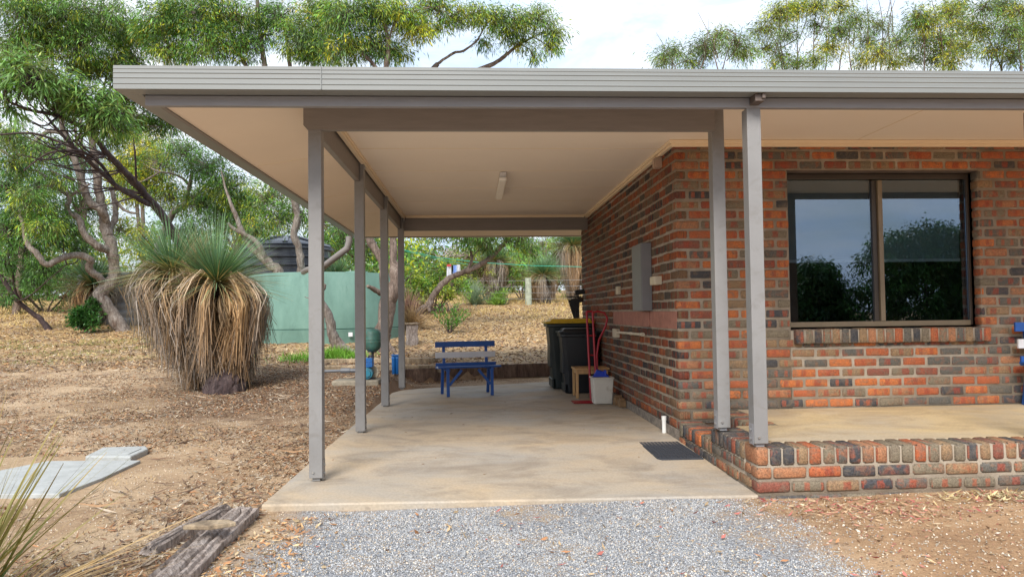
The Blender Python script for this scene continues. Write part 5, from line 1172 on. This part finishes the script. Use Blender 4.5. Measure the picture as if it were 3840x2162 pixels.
# ---------------------------------------------------------------- timbers
def sleeper(name,label,a,b2_,hgt,dep,mat,seed,cat='timber sleeper',group=None,rough=.008):
    r=np.random.default_rng(seed); a=np.array(a,float);b2_=np.array(b2_,float); d=b2_-a; Ln=np.linalg.norm(d[:2]); u=d/np.linalg.norm(d); s=np.array([-u[1],u[0],0.]); nseg=int(max(6,Ln/.08)); b=MB(); V=[];F=[]
    tp=np.linspace(-.48,.48,17); gv=r.random(17)*(1. if mat=='oldwood' else .35)*rough*2.2/max(hgt,.01)
    prof=[(-.5,0),(-.5,.3),(-.5,.6),(-.5,.85)]+[(float(w_),1-float(q_)) for w_,q_ in zip(tp,gv)]+[(.5,.85),(.5,.6),(.5,.3),(.5,0)]; n=len(prof)
    jit=r.normal(0,rough*.25,(n,2)); sway=np.cumsum(r.normal(0,rough*.35,(nseg+2,2)),0)*.5
    for i in range(nseg+1):
        t_=i/nseg; c=a+d*t_; 
        for k,(w_,h_) in enumerate(prof):
            e=r.normal(0,rough*.12,2)+sway[i]*np.array([1,.3 if h_>.2 else 0]); ex=0
            if i in (0,nseg): ex=r.normal(0,rough*3)
            V.append(c+s*(w_*dep+jit[k,0]+e[0])+np.array([0,0,h_*hgt+jit[k,1]+e[1]])+u*ex)
    for i in range(nseg):
        for k in range(n): k2=(k+1)%n; F.append((i*n+k,i*n+k2,(i+1)*n+k2,(i+1)*n+k))
    F.append(tuple(range(n))[::-1]); F.append(tuple(range(nseg*n,nseg*n+n))); b.add(V,F); return tag(b.build(name,M[mat],smooth=False),label,cat,group)
GR='timber sleepers edging the garden behind the slab'
def P3(px,py,Y,dz=0): 
    q=np.array(aty(px,py,Y)); return q+np.array([0,0,dz])
q0,q1=P3(1440,1440,6.05),P3(1767,1420,6.62); sleeper('timber_sleeper','dark sleeper of the low retaining edge, angled, left behind the bench',(q0[0],q0[1],-.03),(q1[0],q1[1],-.02),.235,.14,'sleeper',1,group=GR)
q0,q1=P3(1769,1420,6.64),P3(2190,1410,7.0); sleeper('timber_sleeper','dark sleeper of the low retaining edge running behind the bins',(q0[0],q0[1],-.02),(q1[0],q1[1],-.01),.235,.14,'sleeper',2,group=GR)
q0,q1=ong(1205,1392),ong(1665,1390); sleeper('timber_sleeper','pale brown sleeper lying flat, the nearer one under the pressure tank',(q0[0],q0[1],q0[2]-.02),(q1[0],q1[1],q1[2]-.02),.125,.24,'log',3,group=GR)
q0,q1=ong(1215,1362),ong(1628,1358); sleeper('timber_sleeper','pale brown sleeper lying flat, the farther one by the gnarled gum',(q0[0],q0[1],q0[2]-.03),(q1[0],q1[1],q1[2]-.02),.115,.24,'log',4,group=GR)
sleeper('old_beam','thick weathered grey timber beam on the ground between slab corner and reeds',(-3.32,-1.93,-.07),(-3.28,-3.3,-.085),.075,.20,'oldwood',5,cat='timber beam',rough=.014)
q0,q1=atz(835,1915,-.03),atz(560,2062,-.03); sleeper('split_board','thin dark split board beside the thick weathered beam',(q0[0],q0[1],-.06),(q1[0],q1[1],-.07),.075,.085,'oldwood',6,cat='timber board',rough=.012)
q0=atz(790,1990,.02); b=MB(); v=[(-.13,-.05),(.02,-.07),(.14,-.01),(.08,.05),(-.06,.04)]
b.prism([(q0[0]+x_,q0[1]+y_) for x_,y_ in v],.045,.07); tag(b.build('bark_slab',M['log'],bevel=.006),'flat brown piece of bark bridging the board and the beam','bark piece')
# stump
B_=ong(1545,1292); t=empty('tree_stump',B_,'short pale cut log standing upright behind the last carport post','stump')
b=MB(); limb(b,[(0,0,-.1),(0,0,.2),(.0,0,.52)],[.215,.205,.20],np.random.default_rng(3),n=22,k=4,wob=.02); b.build('log',M['oldwood'],t,smooth=True)
b=MB(); b.lathe([(.198,.5),(.20,.525),(.0,.53)],n=22); b.build('cut_face',M['log'],t)
# concrete lids
t=empty('pit_lid',(-4.95,.2,-.02),'small rounded pale concrete pit lid, the farther of two in the sand','lid')
q=[atz(a,b_,.0) for a,b_ in ((318,1708),(384,1675),(548,1670),(556,1680),(490,1709))]
b=MB(); pl=[(float(p[0]),float(p[1])) for p in q][::-1]; b.prism(pl,-.08,.0); b.build('slab_lid',M['lid'],t,bevel=.015,world=t.location)
b=MB(); cxx=sum(p[0] for p in pl)/5; cyy=sum(p[1] for p in pl)/5; b.prism([(cxx+(x_-cxx)*.72,cyy+(y_-cyy)*.72) for x_,y_ in pl],.0005,.006); b.tube([(cxx,cyy,.0062),(cxx,cyy,.010)],.02,8); b.build('raised_panel',M['lid'],t,bevel=.003,world=t.location)
t=empty('pit_lid',(-5.0,-.6,-.02),'large flat pale concrete cover slab, the nearer of two in the sand','lid')
q=[atz(a,b_,-.028) for a,b_ in ((180,1727),(528,1725),(385,1790),(300,1822),(222,1850),(-60,1852),(-190,1800))]
pl=[(float(p[0]),float(p[1])) for p in q][::-1]; b=MB(); b.prism(pl,-.10,-.026); b.build('slab_lid',M['lid'],t,bevel=.006,world=t.location)
# ---------------------------------------------------------------- fence post, wires, washing line
q=np.array(aty(1982,1146,22.6)); q[2]=gz(q[0],q[1])-.1; H_=float(aty(1980,1042,22.6)[2])
t=empty('fence',(q[0],q[1],q[2]),'wire fence on one weathered greenish post at the back of the clearing','fence')
b=MB(); b.tube([(0,0,0),(0,0,H_-q[2])],[.14,.13],12); b.build('post',simple('mossy_post',(.30,.33,.26),.9,var=.25,dirt=(.12,.14,.1),scale=3),t,bevel=.01)
pieces('wire',M['steel'],tubes=[([(-5.5,1.5,zz+.1),(0,-.13,zz),(5.,-.6,zz)],.006,4) for zz in (.35,.6,.85,1.1)],parent=t)
t=empty('washing_line',aty(1517,938,15.5),'green washing line strung across the clearing behind the bench','washing line')
W3=t.location
pieces('line',M['line'],tubes=[([aty(1505,935,15.5),aty(1640,965,16.2),aty(1800,984,17.),aty(2000,996,18.),aty(2190,1000,19.)],.011,5),([aty(1505,938,15.5),aty(1640,972,16.6),aty(1760,992,17.5)],.008,5)],parent=t,world=W3)
for i,(a,b_,c,w_,m,lab) in enumerate(((1684,992,1040,16,'cloth','white peg cloth with red top hanging leftmost on the washing line'),(1697,994,1030,6,'metalblack','narrow dark cloth between the white and blue cloths on the line'),(1706,994,1028,16,'clothblue','pale blue cloth in the middle of the washing line group'),(1719,992,1027,12,'cloth','white cloth hanging rightmost on the washing line'))):
    p0=np.array(aty(a,b_,16.9)); H_=(c-b_)*23.3/FPX; w2=w_*23.3/FPX; bm=MB(); n=6; V=[]
    for k in range(n+1):
        for j in range(5): V.append(p0+np.array([(k/n-.5)*w2*(1+.25*j/4),.04*math.sin(k*2.1+i),-H_*j/4]))
    V2=[v+np.array([0,.012,0]) for v in V]; F=[]; m_=5
    for k in range(n):
        for j in range(4): F.append((k*m_+j,(k+1)*m_+j,(k+1)*m_+j+1,k*m_+j+1)); 
    o_=len(V); F+= [tuple(x+o_ for x in f[::-1]) for f in F]; bm.add(V+V2,F); o=bm.build('hanging_cloth',M[m],smooth=True); tag(o,lab,'cloth',group='cloths on the washing line')
    if i==0:
        b=MB(); b.box(p0[0]-w2*.5,p0[0]+w2*.5,p0[1]-.05,p0[1]-.045,p0[2]-.06,p0[2]+.01); b.build('red_band',M['clothred'],o)
# ---------------------------------------------------------------- litter, gravel, dry grass
def in_slab(x,y): return (x>-3.2)&(x<0)&(y>-1.82)&(y<5.5-.25*np.abs(x+.5)) | ((x>-.02)&(y>-1.83)&(y<5.8))
def on_lid(x,y): return (x<-4.6)&(x>-6.2)&(y<.16)&(y>-1.5)&(x<-4.62+.0*y)
def drive(x,y,r): return (np.abs(x+1.55)+r.normal(0,.12,len(x))<1.38)&(y<-1.82)
GZ=np.vectorize(lambda a,b_: gz(a,b_))
def sample_view(n,r,ymin,ymax,xr=(-1.3,1.3),power=1.):
    """points on the ground in front of the camera, denser near it"""
    D=(r.random(n)**power)*(ymax-ymin)+ymin; a=r.uniform(*xr,n); x=CAM[0]+(a*.75+.05)*(D-CAM[1]); return x,D
LP=np.array([[.42,.24,.12],[.30,.16,.085],[.20,.11,.07],[.52,.38,.23],[.62,.54,.42],[.12,.075,.055],[.50,.25,.12],[.36,.30,.24]])
def litter(name,label,x,y,size,r,pal=LP,pw=None,lift=.004,asp=.2,tilt=.35):
    n=len(x); z=GZ(x,y)+lift+.006*r.random(n); th=r.uniform(0,2*math.pi,n); D=np.stack([np.cos(th),np.sin(th),r.normal(0,tilt,n)],1)
    D=unit(D); s=np.cross(D,np.array([0,0,1.])+r.normal(0,.45,(n,3))); s=unit(s); Ln=size*r.uniform(.5,1.3,n); Wd=Ln*asp*r.uniform(.6,1.3,n)
    P=np.stack([x,y,z],1); m=P+s*(Wd*.5)[:,None]; m2=P-s*(Wd*.5)[:,None]; e=D*(Ln*.5)[:,None]; cu=np.array([0,0,1.])*(Ln*.10*r.random(n))[:,None]
    V=np.stack([P-e+cu,m,P+e+cu,m2],1).reshape(-1,3); k=r.choice(len(pal),size=n,p=pw); C=np.repeat(pal[k]*.80*(.5+.8*r.random((n,1))),4,0)
    return tag(link(name,mesh_np(name,V,np.arange(n*4).reshape(n,4),col=C,mat=M['litter'])),label,'leaf litter',kind='stuff')
r=np.random.default_rng(200)
x,y=sample_view(150000,r,-3.9,9.,(-1.1,-.05),.9); m_=(x<-3.2)|(y>5.9); m_&=~in_slab(x,y)&~drive(x,y,r)&~(on_lid(x,y)&(r.random(len(x))<.97)); x,y=x[m_],y[m_]
dens=np.array([.30+1.15*(mnoise.noise(Vector((a*.8,b_*.8,5)))+.5*mnoise.noise(Vector((a*2.3,b_*2.3,8)))+.18+(.5 if (abs(a+4.2)<1.6 and 2<b_<8) else 0)) for a,b_ in zip(x,y)]); k=r.random(len(x))<dens; litter('leaf_litter','brown gum leaf litter over the sandy ground left of the slab',x[k],y[k],.052,r)
x,y=sample_view(90000,r,6.8,24.,(-1.1,.75),.8); m_=~((x>0)&(y<7)); x,y=x[m_],y[m_]; litter('leaf_litter','dry leaves and bark over the slope behind the carport',x,y,.125,r,pal=np.array([[.60,.40,.19],[.50,.28,.13],[.26,.14,.085],[.66,.48,.27],[.6,.50,.37],[.36,.27,.2],[.16,.10,.07]]))
x=r.normal(.55,.33,620); y=-2.12+.18*r.normal(0,1,620)-.1*(x-.5); y=np.minimum(y,-1.9)
litter('leaf_litter','pink and orange leaf drift at the foot of the brick plinth corner',x,y,.050,r,pal=np.array([[.60,.28,.20],[.66,.46,.28],[.52,.14,.13],[.5,.3,.16],[.68,.55,.36]]),lift=.01,tilt=.25)
x=r.normal(1.75,.28,800); y=-1.98+.07*r.normal(0,1,800); y=np.minimum(y,-1.87)
litter('leaf_litter','straw yellow leaf drift against the plinth near the right edge',x,y,.070,r,pal=np.array([[.68,.56,.30],[.62,.45,.22],[.72,.64,.42],[.5,.2,.15]]),lift=.015,tilt=.4,asp=.16)
x=r.uniform(-.1,3.2,2600); y=r.uniform(-4.2,-1.9,2600); m_=~drive(x,y,r); litter('leaf_litter','scattered chips and leaves on the brown dirt in front of the plinth',x[m_],y[m_],.028,r,pal=np.array([[.5,.36,.22],[.64,.58,.48],[.3,.18,.1],[.55,.25,.18]]),asp=.4)
x=r.uniform(-3.3,0.4,330); y=r.uniform(-4.2,-1.9,330); litter('leaf_litter','loose orange leaves scattered over the blue gravel',x,y,.05,r,pal=np.array([[.62,.30,.14],[.66,.46,.26],[.5,.16,.13],[.45,.33,.2]]),lift=.014,asp=.28)
x=r.normal(-2.98,.12,700); y=r.uniform(-3.6,-2.0,700); litter('leaf_litter','orange brown leaves gathered along the right side of the weathered beam',x,y,.045,r,pal=np.array([[.62,.36,.17],[.5,.25,.12],[.66,.5,.3]]),lift=.008,asp=.3)
x,y=sample_view(2600,r,-3.6,12.,(-1.1,-.05),.8); m_=((x<-3.3)|(y>6.5))&~drive(x,y,r)&~on_lid(x,y); litter('bark_strips','long thin bark strips and twigs lying over the litter at left',x[m_],y[m_],.26,r,pal=np.array([[.30,.19,.12],[.16,.10,.07],[.50,.40,.30],[.40,.24,.13]]),asp=.045,lift=.012,tilt=.06)
# twigs and leaves on the slab
x=r.uniform(-3.1,-.1,60); y=r.uniform(-1.7,4.,60); V=[];n=60; th=r.uniform(0,6.28,n); Ln=r.uniform(.01,.05,n); s=np.stack([-np.sin(th),np.cos(th)],1)*.004; d=np.stack([np.cos(th),np.sin(th)],1)*Ln[:,None]/2; zz=np.array([slab_z(a,b_) for a,b_ in zip(x,y)])+.004
q=np.stack([np.stack([x-d[:,0],y-d[:,1],zz],1),np.stack([x+s[:,0],y+s[:,1],zz+.003],1),np.stack([x+d[:,0],y+d[:,1],zz],1),np.stack([x-s[:,0],y-s[:,1],zz+.003],1)],1).reshape(-1,3)
tag(link('slab_debris',mesh_np('slab_debris',q,np.arange(n*4).reshape(n,4),col=np.repeat(LP[r.choice(8,n)],4,0),mat=M['litter'])),'few tiny leaves and twigs blown onto the carport slab','leaf litter',kind='stuff')
# gravel stones
def stones(name,label,x,y,size,r,pal,cat):
    n=len(x); z=GZ(x,y)+.002; base=np.array([[1,0,0],[0,1,0],[-1,0,0],[0,-1,0],[0,0,.75],[0,0,-.5]],float); F0=np.array([[0,1,4],[1,2,4],[2,3,4],[3,0,4],[1,0,5],[2,1,5],[3,2,5],[0,3,5]])
    S=size*r.uniform(.5,1.4,(n,1,1))*r.uniform(.7,1.3,(n,1,3)); th=r.uniform(0,6.28,n); c,s=np.cos(th),np.sin(th); Bv=base[None]*S+r.normal(0,size*.18,(n,6,3)); X=Bv[:,:,0]*c[:,None]-Bv[:,:,1]*s[:,None]; Y_=Bv[:,:,0]*s[:,None]+Bv[:,:,1]*c[:,None]
    V=np.stack([X+x[:,None],Y_+y[:,None],Bv[:,:,2]+z[:,None]],-1).reshape(-1,3); F=(np.arange(n)[:,None,None]*6+F0[None]).reshape(-1,3); C=np.repeat(pal[r.choice(len(pal),n)]*(.7+.6*r.random((n,1))),6,0)
    return tag(link(name,mesh_np(name,V,F,col=C,mat=M['stones'])),label,cat,kind='stuff')
n=130000; x=r.uniform(-3.4,.5,n); y=-1.83-2.5*r.random(n); gxx=np.abs(x+1.55)+np.array([.55*mnoise.noise(Vector((a*1.1,b_*1.1,9)))+.25*mnoise.noise(Vector((a*3,b_*3,2))) for a,b_ in zip(x,y)]); k=r.random(n)<np.clip((1.62-gxx)/.4,0.02,1)*np.array([1. if mnoise.noise(Vector((a*1.7,b_*1.7,31)))<.22 else .35 for a,b_ in zip(x,y)]); 
stones('gravel','blue grey crushed gravel on the drive in front of the slab',x[k],y[k],.0042,r,1.2*np.array([[.27,.28,.30],[.32,.33,.345],[.21,.22,.235],[.37,.375,.39],[.33,.29,.24],[.42,.41,.39],[.30,.31,.32]]),'gravel')
n=60000; x,y=sample_view(n,r,-4.2,7.,(-1.1,1.2),.9); m_=~in_slab(x,y)&~on_lid(x,y); x,y=x[m_],y[m_]; stones('pebbles','pale chips and pebbles mixed into the sand around the slab',x,y,.0055,r,np.array([[.60,.50,.38],[.50,.40,.29],[.42,.31,.2],[.54,.49,.42],[.26,.17,.11]]),'pebbles')
# dry grass in the field and near the grass tree
def grass(name,label,x,y,L0,wd,c1,c2,r):
    n=len(x); P=np.stack([x,y,GZ(x,y)-.01],1); D=r.normal(0,.55,(n,3)); D[:,2]=1; V,F,C=blades(P,D,L0*r.uniform(.4,1.2,n),np.full(n,wd),np.full(n,.35),c1*(.7+.6*r.random((n,1))),c2*(.7+.5*r.random((n,1))),r,k=2)
    return tag(link(name,mesh_np(name,V,F,col=C,mat=M['blade'])),label,'dry grass',kind='stuff')
x,y=sample_view(26000,r,16.,30.,(-1.1,.6),.8); k=np.array([mnoise.noise(Vector((a*.35,b_*.35,7)))>-.1 for a,b_ in zip(x,y)]); grass('dry_grass','straw yellow dry grass at the far side of the clearing',x[k],y[k],.32,.016,np.array([.50,.36,.13]),np.array([.78,.62,.28]),r)
x,y=sample_view(16000,r,-2.,14.,(-1.1,-.25),.8); k=np.array([mnoise.noise(Vector((a*.7,b_*.7,17)))>.22 for a,b_ in zip(x,y)])&(x<-4.3); grass('dry_grass','patches of dry straw grass on the sandy ground at left',x[k],y[k],.075,.006,np.array([.42,.28,.12]),np.array([.68,.50,.24]),r)
x,y=sample_view(14000,r,8.,13.,(-1.1,-.55),.8); k=np.array([mnoise.noise(Vector((a*.5,b_*.9,27)))>.0 for a,b_ in zip(x,y)]); grass('green_grass','short green grass patch on the left behind the big grass tree',x[k],y[k],.10,.008,np.array([.16,.20,.05]),np.array([.34,.36,.10]),r)
